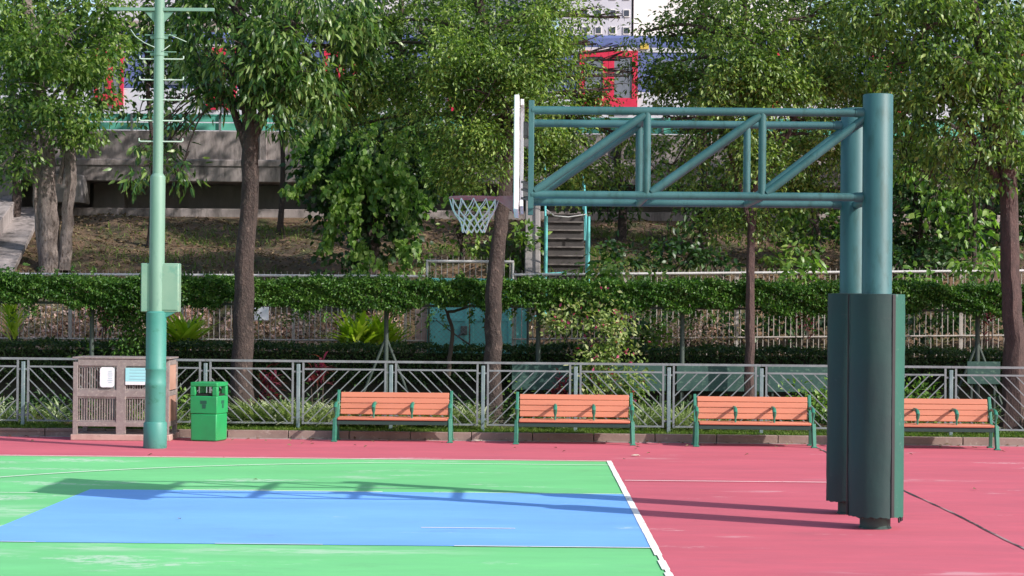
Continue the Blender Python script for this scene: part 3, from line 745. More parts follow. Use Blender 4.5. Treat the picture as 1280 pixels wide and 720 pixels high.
def low_hedge():
    root = empty('clipped_hedge', (0, 34.6, 0.2)); tag(root, 'long low clipped dark green hedge running behind the metal railing', 'hedge')
    q = MB(); q.box((-.5, 34.75, 0.78), (24.6, 0.42, 0.9)); q.build('branches', M['darktwig'], root, world=True)
    band_leaves('foliage', -13, 12, 34.38, 35.0, 0.75, 1.34, 62000, 0.06, 0.034, M['lf_low'], root, 8, wl=0.05, wh=0.05)
M['darktwig'] = mat('dark_twigs', (0.03, 0.028, 0.018), 0.95)
low_hedge()

# ============================================================ PLANTS
def straps(name, bases, L, W, spread, m, parent=None, kind=None, up=1.0, curl=0.5, loc=None):
    """arching strap leaves; bases (N,3)"""
    n = len(bases); az = rng.uniform(0, 2*math.pi, n); tilt = rng.uniform(0.1, spread, n)
    d = np.stack([np.cos(az)*np.sin(tilt), np.sin(az)*np.sin(tilt), np.cos(tilt)*up], 1)
    h = np.stack([np.cos(az), np.sin(az), np.zeros(n)], 1); s = np.stack([-np.sin(az), np.cos(az), np.zeros(n)], 1)
    LL = (L*rng.uniform(0.6, 1.2, n))[:, None]; WW = (W*rng.uniform(0.7, 1.2, n))[:, None]
    V = []; ts = [0, 0.3, 0.6, 0.85, 1.0]; ws = [0.5, 1.0, 0.9, 0.5, 0.05]
    for t, w in zip(ts, ws):
        c = bases + d*LL*t + h*LL*curl*t*t*0.6 - np.array([0, 0, 1])*LL*curl*t*t*0.75
        V += [c - s*WW*w/2, c + s*WW*w/2]
    k = len(ts)*2
    V = np.stack(V, 1).reshape(-1, 3); q = np.arange(n)[:, None]*k
    F = np.concatenate([q + np.array(f) for i in range(len(ts)-1) for f in ((2*i, 2*i+1, 2*i+3), (2*i, 2*i+3, 2*i+2))], 1).reshape(-1, 3)
    if loc is not None: V = V - np.array(loc)
    elif parent is not None: V = V - np.array(parent.location)
    me = bpy.data.meshes.new(name); me.vertices.add(len(V)); me.vertices.foreach_set('co', V.astype(np.float32).ravel())
    me.loops.add(F.size); me.loops.foreach_set('vertex_index', F.astype(np.int32).ravel())
    me.polygons.add(len(F)); me.polygons.foreach_set('loop_start', np.arange(0, F.size, 3, dtype=np.int32))
    me.update(); me.materials.append(m)
    o = bpy.data.objects.new(name, me); col.objects.link(o)
    if parent is not None: o.parent = parent
    if loc is not None: o.location = loc
    if kind: o['kind'] = kind
    return o
def zs(x, y): return np.array([terr_z(a, b) for a, b in zip(x, y)])
def grass():
    n = 60000; x = rng.uniform(-10, 10, n); y = KY + 0.16 + np.abs(rng.normal(0, 0.45, n)); y = np.minimum(y, 33.6)
    keep = np.sin(x*2.1)*np.sin(x*0.7 + 1) + rng.random(n) > 0.0
    x, y = x[keep], y[keep]
    straps('grass', np.stack([x, y, zs(x, y) - .01], 1), 0.13, 0.010, 0.7, M['lf_grass'], kind='stuff')
    # cream edged strappy ground plants behind the railing
    xs = []; ys = []
    spans = [(-9, -6.6, 260), (-4.4, -2.2, 1900), (-2.1, -0.7, 600), (0.2, 1.1, 120), (1.6, 3.0, 420), (3.0, 5.0, 60), (5.3, 6.6, 160), (6.8, 9, 240), (-6.5, -4.7, 140)]
    for a, b, k in spans:
        cx = rng.uniform(a, b, max(2, k//28)); cy = rng.uniform(31.9, 32.7, len(cx))
        xs.append(np.repeat(cx, 34) + rng.normal(0, .05, len(cx)*34)); ys.append(np.repeat(cy, 34) + rng.normal(0, .05, len(cx)*34))
    x = np.concatenate(xs); y = np.concatenate(ys)
    straps('strappy_ground_cover', np.stack([x, y, zs(x, y)], 1), 0.66, 0.028, 1.05, M['lf_spider'], kind='stuff', curl=0.55)
    # dark leaf colour stands in for deep shade at the back of the bed
    n = 14000; x = rng.uniform(-10, 10, n); y = rng.uniform(32.6, 34.3, n); z = zs(x, y) + np.abs(rng.normal(0, .16, n))
    leaf_mesh('deep_shade_leaves', np.stack([x, y, z], 1), rng.normal(size=(n, 3)), 0.10, 0.045, M['lf_dark'], kind='stuff')
    # litter on the bank
    n = 15000; x = rng.uniform(-12, 12, n); y = rng.uniform(37.2, 46, n); z = zs(x, y) + 0.03
    d = rng.normal(size=(n, 3))*np.array([1, 1, .3])
    leaf_mesh('leaf_litter', np.stack([x, y, z], 1), d, 0.085, 0.045, M['lf_litter'], kind='stuff', up=1.5)
    n = 22000; x = rng.normal(0, 1, n)*5; y = rng.uniform(38.4, 44.5, n)
    k = (np.sin(x*0.8 + 1) + np.sin(y*1.7 + x*.6) > 0.35); x, y = x[k], y[k]
    straps('bank_grass', np.stack([x, y, zs(x, y)], 1), 0.22, 0.014, 0.9, M['lf_grass'], kind='stuff')
    # pale pink litter colour paints the sunlit bank seen through the pickets
    x = np.concatenate([rng.uniform(-9.3, -5.9, 15000), rng.uniform(-5.6, -2.3, 7000), rng.uniform(-2, 9, 300)]); n = len(x); y = rng.uniform(37.2, 38.7, n)
    z = zs(x, y) + np.abs(rng.normal(0, .10, n))
    leaf_mesh('sunlit_pink_bank_litter', np.stack([x, y, z], 1), rng.normal(size=(n, 3)), 0.085, 0.05, M['lf_pink'], kind='stuff')
grass()

def strap_plant(name, label, cat, px, py, Y, n, L, W, m, spread=0.9, rad=0.05, group=None, curl=0.35, stems=0):
    b = at(px, py, Y); r = empty(name, b); tag(r, label, cat, group)
    base = np.array(b) + rng.normal(size=(n, 3))*np.array([rad, rad, 0.02])
    if stems:
        q = MB()
        hs = []
        for k in range(stems):
            x = b.x + random.uniform(-.12, .12); h = random.uniform(.25, .75)
            q.tube((x, b.y, b.z), (x + random.uniform(-.05, .05), b.y, b.z + h), 0.012, 0.008, 6)
            hs.append((x, b.y, b.z + h))
        q.build('stems', M['twig'], r, world=True)
        idx = rng.integers(0, stems, n); base = np.array(hs)[idx] + rng.normal(size=(n, 3))*np.array([.03, .03, .1])
    straps('leaves', base, L, W, spread, m, r, curl=curl)
G1 = 'lime green strap leaved plants between the hedges'
strap_plant('strap_leaved_plant', 'lime green rosette of broad straps right behind the light pole', 'plant', 229, 436, 35.5, 170, 0.80, 0.08, M['lf_lime'], group=G1)
strap_plant('strap_leaved_plant', 'wide lime green rosette of straps in front of the pickets left of the gate', 'plant', 452, 434, 35.5, 190, 0.80, 0.085, M['lf_lime'], spread=1.0, rad=0.14, group=G1)
strap_plant('strap_leaved_plant', 'lime green rosette close left of the braced trellis post by the gate', 'plant', 476, 434, 35.6, 110, 0.74, 0.075, M['lf_lime'], rad=0.1, group=G1)
strap_plant('strap_leaved_plant', 'pale green strappy plant standing at the far left between the hedges', 'plant', 12, 440, 36.1, 60, 0.75, 0.05, M['lf_lime'], rad=0.3, group=G1, stems=4)
G2 = 'crimson leaved plants in the bed'
for px, py, Y, n, lab in [(333, 520, 33.0, 60, 'crimson leaved plant right of the thick left trunk behind the railing'), (397, 520, 33.1, 45, 'crimson leaved plant behind the railing above the leftmost bench'),
                          (130, 432, 35.9, 55, 'tall dark crimson plant between the hedges beside the left trellis post'), (1238, 432, 35.9, 50, 'dark crimson plant between the hedges left of the far right trunk'),
                          (300, 428, 36.2, 30, 'small crimson plant beside the left trunk between the hedges'), (700, 522, 33.0, 40, 'dull crimson plant behind the railing above the second bench'),
                          (1003, 428, 36.0, 26, 'small crimson plant in the gap left of the padded posts')]:
    strap_plant('crimson_plant', lab, 'plant', px, py, Y, int(n*1.6), 0.24, 0.04, M['lf_ti'], spread=1.5, group=G2, stems=4, curl=0.5)

def shrub(name, label, cat, px, py, Y, blobs, m, L, W, dens, lpc, group=None, droop=0.2, sig=0.12, detail=1, depth=None, fall=2.0):
    b = at(px, py, Y); r = empty(name, b); tag(r, label, cat, group)
    q = MB()
    for i, bl in enumerate(blobs):
        c = at(bl[0], bl[1], Y + (bl[4] if len(bl) > 4 else 0))
        limb(q, [b, b.lerp(c, .5) + Vector((random.uniform(-.1, .1), 0, .05)), c], 0.022, 0.006, 6, 0.1, i, sub=3)
    q.build('stems', M['twig'], r, world=True)
    C, D = crown_points(blobs, Y, dens, lpc, sig, droop, depth, 0.8, fall)
    leaf_mesh('leaves', C, D, L, W, m, r, detail=detail)
    return r
shrub('bougainvillea', 'flowering climber with pale leaves tumbling over the railing above the second bench', 'climber', 745, 520, 33.0,
      [(735, 392, 32, 26, .3, .6), (762, 405, 22, 20, .2, .6), (700, 398, 26, 22, .5, .4), (752, 440, 30, 16, 0, .8), (790, 448, 24, 8, 0, .6), (775, 480, 30, 20, 0, .8), (745, 495, 24, 20, 0, .5), (738, 465, 20, 18)], M['lf_boug'], 0.085, 0.055, 60, 36)
shrub('hanging_creeper', 'dark bushy creeper hanging from the trellis left of the light pole', 'climber', 160, 440, 33.9,
      [(165, 395, 34, 26), (150, 380, 36, 18), (178, 415, 22, 20), (160, 432, 26, 12)], M['lf_hedge'], 0.07, 0.04, 60, 36)
shrub('leafy_shrub', 'dark leafy shrub between the hedges right of the braced trellis post', 'shrub', 600, 440, 35.7, [(545, 400, 10, 14, 0, .3)], M['lf_dark'], 0.07, 0.04, 20, 20)
shrub('leafy_shrub', 'mixed green shrub with large leaves behind the right part of the bed', 'shrub', 815, 440, 36.0,
      [(800, 408, 26, 20), (822, 420, 20, 16), (780, 425, 16, 14)], M['lf_mid'], 0.13, 0.07, 30, 14, detail=2)
shrub('leafy_shrub', 'dry reddish shrub between the hedges left of the slim trunk', 'shrub', 870, 440, 36.2,
      [(850, 415, 28, 18), (885, 410, 26, 18), (870, 425, 30, 10)], M['lf_pink'], 0.08, 0.035, 40, 20)
GR = 'pale leafy shoots rising over the creeper band'
for (px, py, Y, bl, lab) in [
    (757, 362, 36.2, [(735, 348, 24, 12), (765, 342, 28, 13), (752, 338, 18, 10)], 'pale drooping shoots rising over the creeper right of the steps'),
    (1002, 362, 36.2, [(990, 345, 22, 12), (1010, 335, 20, 12), (1022, 348, 12, 10)], 'pale drooping shoots rising over the creeper left of the padded posts'),
    (1135, 362, 35.6, [(1130, 350, 18, 7), (1145, 348, 16, 7)], 'pale shoots rising over the creeper right of the padded posts'),
    (1235, 362, 36.2, [(1222, 338, 22, 14), (1245, 332, 20, 15), (1238, 348, 22, 8)], 'pale broad leaved shoots beside the far right trunk'),
    (20, 362, 36.0, [(18, 350, 22, 9), (2, 346, 16, 9)], 'pale shoots rising over the creeper at the far left'),
    (515, 362, 36.4, [(450, 352, 24, 7), (495, 348, 20, 8)], 'pale shoots rising over the creeper left of the aqua gate'),
    (835, 362, 36.2, [(832, 349, 24, 6)], 'low pale shoots rising over the creeper behind the right truss')]:
    shrub('leafy_shoots', lab, 'plant', px, py, Y, bl, M['lf_heart'], 0.17, 0.075, 26, 16, GR, droop=0.7, detail=2, sig=0.13)
for (px, py, bl, m, lab) in [
    (1010, 520, [(1000, 500, 26, 14), (1030, 495, 20, 16)], 'lf_heart', 'bright green low bush behind the railing above the third bench'),
    (1150, 520, [(1145, 490, 22, 18), (1135, 505, 24, 12)], 'lf_heart', 'bright green low bush behind the railing right of the padded posts'),
    (650, 525, [(648, 505, 14, 16), (662, 515, 18, 10)], 'lf_mid', 'small green bush behind the railing right of the middle trunk'),
    (225, 525, [(226, 500, 12, 16), (222, 512, 14, 12)], 'lf_heart', 'small bright bush behind the railing between light pole and green bin'),
    (100, 445, [(102, 442, 18, 7)], 'lf_heart', 'tiny bright green bush poking over the low hedge at left')]:
    shrub('low_bush', lab, 'bush', px, py, 33.0 if py > 500 else 34.2, bl, M[m], 0.08, 0.05, 40, 24, 'low bushes in the bed', detail=2)

# green screen boards low in the bed
for i, (a, b, y0, y1, lab) in enumerate([(640, 832, 456, 488, 'long green screen board in the bed behind the second bench'), (846, 950, 457, 489, 'dark green screen board between the slim trunk and the second bench'),
                                         (960, 1036, 457, 490, 'mottled green screen board right of the slim trunk'), (1209, 1250, 452, 480, 'small green screen board left of the far right trunk')]):
    Y = 33.5; A = at(a, y0, Y); B = at(b, y1, Y); zt = (A.z + at(b, y0, Y).z)/2; zb = zt - (y1-y0)/sc(Y)
    r = empty('screen_board', ((A.x+B.x)/2, Y, 0.1)); tag(r, lab, 'screen', 'green screen boards low in the bed')
    q = MB(); q.box(((A.x+B.x)/2, Y, (zt+zb)/2), (B.x-A.x, 0.02, zt-zb)); q.build('board', M['mesh'], r, world=True, bevel=.003)
    for x in (A.x + .08, B.x - .08):
        q = MB(); q.box((x, Y + .03, zt/2), (0.03, 0.03, zt - .02)); q.build('post', M['greenpost'], r, world=True)

# small bent dark tree in front of the gate
q = MB(); limb(q, [at(560, 470, 34.0), at(563, 440, 34.0), at(566, 412, 34.0), at(559, 392, 34.0), at(572, 388, 34.0), at(592, 381, 34.0)], 0.045, 0.018, 9, 0.12, 5, jit=0.1, sub=4)
limb(q, [at(560, 393, 34.0), at(553, 380, 34.05)], 0.02, 0.012, 7, 0.1, 3)
tag(q.build('bare_vine', M['twig'], loc=at(560, 470, 34.0)), 'bent dark bare vine climbing into the creeper before the aqua gate', 'vine')

# ============================================================ TREES
M['lf_yel2'] = leafmat('small_mid_green_leaves', [(0.03, 0.07, 0.016), (0.08, 0.15, 0.028), (0.15, 0.235, 0.045), (0.28, 0.36, 0.10)], 0.4, 0.35)
M['lf_mix'] = leafmat('yellowish_mid_green_leaves', [(0.028, 0.065, 0.015), (0.075, 0.145, 0.027), (0.145, 0.235, 0.042), (0.27, 0.36, 0.09)], 0.42, 0.36)
tree('broadleaf_tree', 'thick dark trunked tree with long drooping glossy leaves behind the railing left of centre', None, 32.9,
     [(303, 527), (303, 450), (307, 340), (312, 240), (312, 170), (306, 110), (300, 40), (292, -80), (290, -300), (295, -450)], (0.185, 0.07),
     [(330, 40, 75, 55, -.3), (270, 30, 48, 45, -.2), (385, 70, 50, 50, -.4), (425, 25, 48, 45, -.2), (345, 100, 60, 34, -.7), (385, 140, 40, 22, -.3), (350, 150, 34, 18, .3), (420, 120, 36, 36, .9), (395, 90, 40, 40, 1.0), (240, 60, 40, 50, 1.0), (440, 60, 40, 50, .9), (225, 150, 26, 14, .8, .6), (205, 185, 20, 12, .6, .6), (265, 130, 34, 18, -.2), (330, 130, 30, 20, -.6), (290, 95, 34, 26, -.7), (250, 85, 34, 34, 0), (245, 135, 22, 18, .2, .8), (400, 118, 40, 22, -.2),
      (370, 30, 50, 40, -.9), (310, 60, 50, 40, -.9), (450, 60, 30, 40, .1), (300, -40, 110, 45, 0, .7), (400, -70, 90, 50, 0, .5), (200, 160, 20, 12, -.3, .6), (192, 215, 26, 20, -.3, .9), (222, 225, 14, 16, -.3, .9), (180, 188, 14, 12, -.2, .6), (215, 130, 20, 20, .3, .5), (240, -10, 40, 30, 0, .7), (350, 140, 36, 16, 0, .7)],
     'lf_glossy', 0.165, 0.050, 22, 38, 'bark_dark', extra=[([(312, 175), (340, 120), (365, 60), (380, -20)], 0.10, 0.05), ([(310, 190), (285, 120), (258, 60)], 0.08, 0.04)], sig=0.16, droop=1.0, detail=2, flare=1.3, base_z=0.1, top=(320, 190, 4))
tree('slender_leaved_tree', 'leaning dark trunked tree with fine yellow green foliage behind the hoop', None, 33.0,
     [(617, 522), (617, 450), (618, 370), (622, 300), (632, 235), (632, 170), (620, 100), (600, 20), (590, -100), (600, -300), (600, -450)], (0.155, 0.05),
     [(600, 60, 70, 60, -.4), (540, 45, 55, 50, .2), (500, 100, 50, 50, .5), (560, 130, 60, 50, -.3), (660, 50, 60, 55, -.5), (685, 95, 36, 42, -.4), (640, 140, 60, 45, -.8), (690, 165, 50, 45, .4), (600, 185, 48, 40, -.5), (560, 205, 34, 28, .6, .8), (610, 120, 50, 50, -1.0), (570, 80, 50, 40, -.9), (640, 90, 45, 40, -.9),
      (650, 210, 34, 30, .3, .9), (715, 200, 38, 32, .8, .8), (475, 30, 42, 40, .6), (730, 150, 34, 30, .8, .9), (760, 210, 30, 26, 1.2, .6), (695, 20, 38, 28, 0, .9), (600, -40, 130, 50, 0, .6), (700, -70, 90, 50, 0, .4), (520, -70, 90, 50, 0, .5), (645, 245, 20, 12, .2, .5), (728, 95, 16, 28, .3, .6), (745, 55, 28, 16, .5, .55), (775, 62, 26, 10, .5, .5), (775, 22, 18, 12, .5, .25), (748, 85, 14, 24, .5, .9), (775, 75, 14, 20, .6, .45), (790, 90, 14, 24, .8, .6), (730, 120, 30, 12, .7, .9), (765, 112, 30, 12, .4, .9), (735, 20, 26, 18, .4, .5), (440, 60, 40, 50, .7), (450, 120, 40, 36, 1.2), (500, 160, 50, 34, 1.6), (540, 180, 40, 30, 1.0), (590, 225, 34, 22, .8, .8), (430, 160, 40, 26, 1.8, .8), (780, 95, 14, 18, .4, .6), (715, 60, 26, 40, 1.0, .8), (740, 125, 30, 12, .8, .9), (780, 170, 34, 16, 1.4, .8), (700, 235, 34, 18, 1.0, .8), (670, 190, 40, 34, .9)],
     'lf_yel', 0.082, 0.036, 34, 66, 'bark_dark', extra=[([(630, 215), (600, 150), (560, 90), (520, 30)], 0.07, 0.03), ([(632, 180), (670, 110), (700, 50)], 0.07, 0.03)], sig=0.15, flare=1.3, base_z=0.1, top=(600, 200, 4))
tree('slender_leaved_tree', 'slim reddish trunked tree with small mid green leaves behind the third bench', None, 33.2,
     [(937, 508), (937, 450), (938, 380), (938, 320), (942, 260), (950, 180), (945, 90), (930, 10), (930, -120), (935, -300), (930, -420)], (0.085, 0.03),
     [(890, 60, 55, 50, -.3), (850, 100, 38, 40, .3, .9), (930, 40, 55, 50, -.2), (990, 70, 55, 55, -.3), (940, 130, 55, 50, -.5), (1000, 150, 50, 50), (885, 160, 45, 40, -.1), (950, 200, 50, 40, -.1), (1020, 220, 40, 35, .6, .8), (860, 200, 34, 26, .5, .7), (930, 275, 34, 26, .2, .9), (900, 105, 45, 40, -.8), (970, 105, 45, 40, -.8), (950, 60, 45, 40, -.9),
      (960, 300, 26, 22, .2, .8), (900, 285, 30, 22, .6, .5), (865, 25, 38, 35, .3, .9), (1020, 20, 60, 45, .2), (930, -50, 130, 50, 0, .6), (1040, 110, 40, 50, .3), (836, 45, 18, 30, .6, .7), (812, 100, 22, 14, .6, .7), (828, 80, 20, 24, .6, .8), (845, 125, 24, 14, .5, .8), (850, 165, 40, 30, 1.4), (835, 215, 34, 24, 1.4, .8), (1060, 60, 50, 50, 1.2), (1060, 150, 40, 50, 1.2), (1000, 250, 40, 26, .8, .8), (905, 240, 40, 26, .8, .8), (880, 30, 34, 40, 1.0), (805, 40, 10, 8, .6, .3), (1030, 170, 34, 34, .2), (838, 150, 24, 18, .4, .5)],
     'lf_yel2', 0.088, 0.043, 32, 60, 'bark_red', extra=[([(940, 290), (915, 200), (880, 120)], 0.045, 0.02), ([(945, 240), (985, 170), (1010, 90)], 0.045, 0.02)], sig=0.15, flare=1.2, base_z=0.1, top=(930, 190, 4))
tree('broadleaf_tree', 'stout reddish brown tree with yellow green drooping leaves at the far right', None, 32.6,
     [(1268, 535), (1268, 450), (1264, 340), (1260, 240), (1252, 160), (1235, 90), (1215, 10), (1200, -100), (1205, -300), (1200, -450)], (0.19, 0.06),
     [(1150, 30, 65, 50, -.3), (1220, 50, 60, 55, -.3), (1110, 80, 50, 45, .2), (1180, 110, 60, 50, -.3), (1250, 110, 50, 50, -.4), (1240, 165, 50, 42, -.5), (1190, 175, 45, 38), (1130, 145, 40, 35, .5, .8), (1280, 60, 50, 60), (1270, 195, 34, 36, -.3, .9), (1210, 80, 50, 40, -.9),
      (1090, 20, 50, 45, .2), (1180, -50, 140, 50, 0, .6), (1215, 225, 34, 24, .3, .8), (1160, 225, 26, 22, .6, .6), (1330, 100, 60, 120, 0, .6), (1130, 180, 50, 40, 1.4), (1180, 215, 50, 30, 1.2, .8), (1240, 215, 40, 26, 1.0, .8), (1100, 130, 40, 50, 1.4)],
     'lf_mix', 0.115, 0.045, 26, 46, 'bark_red', extra=[([(1262, 250), (1215, 170), (1170, 90)], 0.08, 0.03), ([(1256, 180), (1290, 100), (1320, 20)], 0.08, 0.04)], sig=0.15, droop=0.8, detail=2, flare=1.4, base_z=0.1, top=(1210, 200, 4))
tree('broadleaf_tree', 'pale multi stemmed tree growing on the bank at the far left', None, 40.5,
     [(64, 336), (62, 290), (60, 240), (58, 190), (50, 120), (40, 40), (30, -40), (35, -250)], (0.215, 0.08),
     [(30, 60, 60, 60, -.6), (90, 50, 55, 55, -.4), (60, 110, 60, 50, -.8), (20, 140, 45, 45, -.9), (110, 105, 36, 36, -.3), (135, 50, 30, 36, .3, .8), (30, 195, 45, 26, -.8), (75, 150, 45, 34, -.9), (105, 165, 24, 24, -.5, .9), (0, 30, 40, 60, -.5), (60, -30, 100, 50, 0, .7), (145, 15, 36, 26, .2, .8), (10, 212, 34, 20, -.9), (128, 132, 16, 14, 0, .6), (50, 190, 30, 24, -1.0), (-40, 120, 50, 120, 0, .6), (50, 60, 50, 50, -1.2)],
     'lf_mid', 0.115, 0.055, 24, 46, 'bark_pale', extra=[([(80, 338), (84, 280), (89, 210), (86, 150), (95, 80)], 0.14, 0.08), ([(54, 330), (48, 270), (44, 200), (30, 130)], 0.10, 0.07), ([(74, 230), (80, 190), (70, 150)], 0.05, 0.04)], detail=2, flare=1.25, base_z=2.5, sig=0.16, top=(60, 150, 3))

# creeper covered tree left of the hoop, with hanging strands of heart shaped leaves
def strand_tree():
    Y = 39.0
    b = at(462, 345, Y); b.z = 1.9; r = empty('creeper_covered_tree', b); tag(r, 'tree smothered in bright hanging creeper strands left of the hoop', 'tree')
    q = MB(); limb(q, [b, at(465, 280, Y + .3), at(458, 210, Y + .3), at(470, 150, Y + .3)], 0.14, 0.07, 10, 0.12, 8); q.build('trunk', M['bark_dark'], r, world=True)
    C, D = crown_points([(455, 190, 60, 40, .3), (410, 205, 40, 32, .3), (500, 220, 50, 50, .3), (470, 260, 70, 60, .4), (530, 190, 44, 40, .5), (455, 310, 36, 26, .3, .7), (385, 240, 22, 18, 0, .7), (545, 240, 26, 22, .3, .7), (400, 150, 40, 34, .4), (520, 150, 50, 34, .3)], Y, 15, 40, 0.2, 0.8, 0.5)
    leaf_mesh('shaded_leaves', C, D, 0.13, 0.10, M['lf_dark'], r, detail=2, up=0.4)  # dark leaf colour paints the shaded gaps behind the strands
    cs = []; ds = []
    tops = [(450, 200), (455, 196), (447, 205), (460, 200), (452, 198), (458, 210), (446, 210), (462, 215), (425, 215), (400, 215), (500, 205), (480, 205), (520, 300), (515, 310), (470, 195), (492, 230), (440, 230), (415, 300), (455, 300), (475, 330), (460, 330), (390, 225), (365, 235), (440, 300), (500, 300), (432, 205), (485, 215)]
    ends = [(425, 290), (445, 300), (410, 300), (480, 250), (440, 320), (475, 290), (420, 250), (500, 275), (405, 245), (365, 245), (530, 270), (515, 255), (520, 320), (500, 345), (540, 260), (520, 290), (405, 310), (400, 315), (450, 350), (495, 358), (430, 360), (360, 245), (357, 240), (470, 330), (510, 340), (412, 285), (508, 268)]
    tops += [(400, 150), (430, 145), (470, 150), (510, 155), (540, 160), (560, 180), (385, 165), (450, 160), (490, 165), (525, 175), (545, 200), (410, 175)]
    ends += [(375, 195), (405, 200), (455, 205), (500, 215), (550, 205), (565, 230), (365, 200), (430, 215), (480, 220), (535, 225), (560, 250), (395, 215)]
    for (a, e) in zip(tops, ends):
        A = np.array(at(a[0], a[1], Y - .45)); E = np.array(at(e[0], e[1], Y - 1.05 + random.uniform(-.15, .25)))
        n = int(22 + 0.9*abs(e[1]-a[1]) + 0.5*abs(e[0]-a[0])); t = rng.random(n)[:, None]
        mid = np.array([0, -0.15, 0.22])*np.linalg.norm(E-A)*0.6
        p = A*(1-t) + E*t + mid*4*t*(1-t)*0.6 + rng.normal(size=(n, 3))*np.array([.05, .05, .04])
        cs.append(p); ds.append(rng.normal(size=(n, 3))*0.4 + np.array([0, -0.45, -0.9]))
    n = 900; 
    leaf_mesh('hanging_creeper', np.concatenate(cs), np.concatenate(ds), 0.125, 0.105, M['lf_heart'], r, detail=2, up=0.5)
strand_tree()

# trees on the bank behind
GB = 'trees filling the bank behind'
M['lf_mid2'] = leafmat('shady_mid_green_leaves', [(0.014, 0.042, 0.010), (0.03, 0.078, 0.017), (0.06, 0.125, 0.026), (0.11, 0.18, 0.04)], 0.42, 0.3)  # darker copy of the mid green, bank shade put into the colour
def bgtree(label, Y, px, py, blobs, leaf, L=0.14, W=0.07, dens=9, lpc=34, r=0.11, **k):
    b = at(px, py, Y); b.z = terr_z(b.x, Y) - .05
    top = min(bb[1] for bb in blobs)
    tree('bank_tree', label, GB, Y, [(px, py), (px + 4, (py*2+top)/3), (px - 3, (py+top*2)/3), (px + 2, top)], (r, r*.5), blobs, leaf, L, W, dens, lpc, 'bark_dark', base_z=b.z, twigs=1, **{'void': None, **k})
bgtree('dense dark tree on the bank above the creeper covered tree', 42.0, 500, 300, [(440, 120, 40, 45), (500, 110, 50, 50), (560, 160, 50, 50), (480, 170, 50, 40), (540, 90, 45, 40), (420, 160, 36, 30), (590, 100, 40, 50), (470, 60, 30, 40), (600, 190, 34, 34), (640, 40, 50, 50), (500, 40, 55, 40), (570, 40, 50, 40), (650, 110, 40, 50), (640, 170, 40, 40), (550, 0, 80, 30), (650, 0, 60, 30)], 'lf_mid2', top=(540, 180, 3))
bgtree('green bushy tree on the bank below the hoop net', 41.0, 575, 335, [(588, 295, 24, 28), (575, 330, 20, 14), (600, 270, 22, 26)], 'lf_mid', 0.12, 0.08, r=.05)
bgtree('mid green tree on the bank behind the left half of the truss', 43.5, 775, 320, [(740, 235, 45, 34), (790, 245, 30, 20), (700, 210, 40, 40), (760, 275, 24, 12, 0, .5), (835, 235, 26, 20, 0, .7), (690, 150, 34, 30, 0, .9), (765, 180, 40, 18, 0, .5)], 'lf_mid2')
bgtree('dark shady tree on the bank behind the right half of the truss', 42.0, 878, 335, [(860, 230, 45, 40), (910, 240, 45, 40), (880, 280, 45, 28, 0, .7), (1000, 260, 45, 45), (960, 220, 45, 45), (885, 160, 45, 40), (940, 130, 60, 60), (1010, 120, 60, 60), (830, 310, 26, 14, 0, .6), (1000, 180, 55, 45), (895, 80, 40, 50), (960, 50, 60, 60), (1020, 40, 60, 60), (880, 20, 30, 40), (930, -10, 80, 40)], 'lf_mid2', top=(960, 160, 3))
bgtree('green leafed tree on the bank just left of the tall posts', 40.5, 1020, 335, [(985, 270, 30, 30), (1015, 300, 24, 22), (975, 310, 20, 18), (1000, 230, 32, 26), (1035, 260, 24, 24)], 'lf_mid', 0.15, 0.10, r=.06)
bgtree('dark leafed tree on the bank just right of the tall posts', 40.5, 1145, 340, [(1150, 200, 50, 50), (1140, 260, 45, 45), (1190, 250, 45, 45), (1160, 300, 50, 35), (1210, 300, 40, 38), (1120, 310, 30, 30), (1100, 180, 45, 50), (1210, 200, 40, 40)], 'lf_dark', 0.15, 0.09)
bgtree('bright leafed small tree in the shade near the far right trunk', 39.2, 1215, 345, [(1200, 235, 16, 8, 0, .7), (1225, 275, 24, 10), (1180, 240, 12, 7), (1210, 290, 16, 8, 0, .7), (1130, 215, 14, 6, 0, .8), (1165, 262, 12, 8, 0, .7), (1140, 150, 24, 5, -.3)], 'lf_heart', 0.17, 0.12, r=.05)  # bright leaf colour paints sunlit patches in the dark understorey
bgtree('very dark tree filling the bank behind the far right trunk', 43.5, 1235, 330, [(1250, 120, 60, 60), (1180, 100, 60, 60), (1110, 100, 60, 60), (1230, 220, 60, 60), (1290, 200, 60, 80), (1100, 40, 60, 50), (1200, 20, 70, 60), (1280, 30, 60, 60), (1120, 230, 60, 50), (1040, 60, 60, 50), (1260, 290, 50, 40), (1060, 290, 60, 40), (1140, 310, 60, 30), (1150, -10, 120, 40)], 'lf_dark', 0.16, 0.09, top=(1180, 200, 3))
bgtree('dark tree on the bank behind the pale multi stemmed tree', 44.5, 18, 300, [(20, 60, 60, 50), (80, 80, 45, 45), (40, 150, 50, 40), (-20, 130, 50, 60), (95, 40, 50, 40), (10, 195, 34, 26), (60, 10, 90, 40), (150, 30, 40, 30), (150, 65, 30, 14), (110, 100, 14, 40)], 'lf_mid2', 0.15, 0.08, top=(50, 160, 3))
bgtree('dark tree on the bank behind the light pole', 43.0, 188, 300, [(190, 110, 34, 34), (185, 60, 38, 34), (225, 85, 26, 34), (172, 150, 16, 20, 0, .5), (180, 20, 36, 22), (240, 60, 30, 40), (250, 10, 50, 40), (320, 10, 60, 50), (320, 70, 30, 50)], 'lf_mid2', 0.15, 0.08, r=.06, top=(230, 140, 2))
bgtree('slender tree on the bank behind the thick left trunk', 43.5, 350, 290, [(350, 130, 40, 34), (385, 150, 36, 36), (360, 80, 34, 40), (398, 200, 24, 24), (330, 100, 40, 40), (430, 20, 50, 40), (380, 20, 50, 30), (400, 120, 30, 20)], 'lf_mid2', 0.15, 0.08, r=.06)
GU = 'undergrowth bushes on the bank'
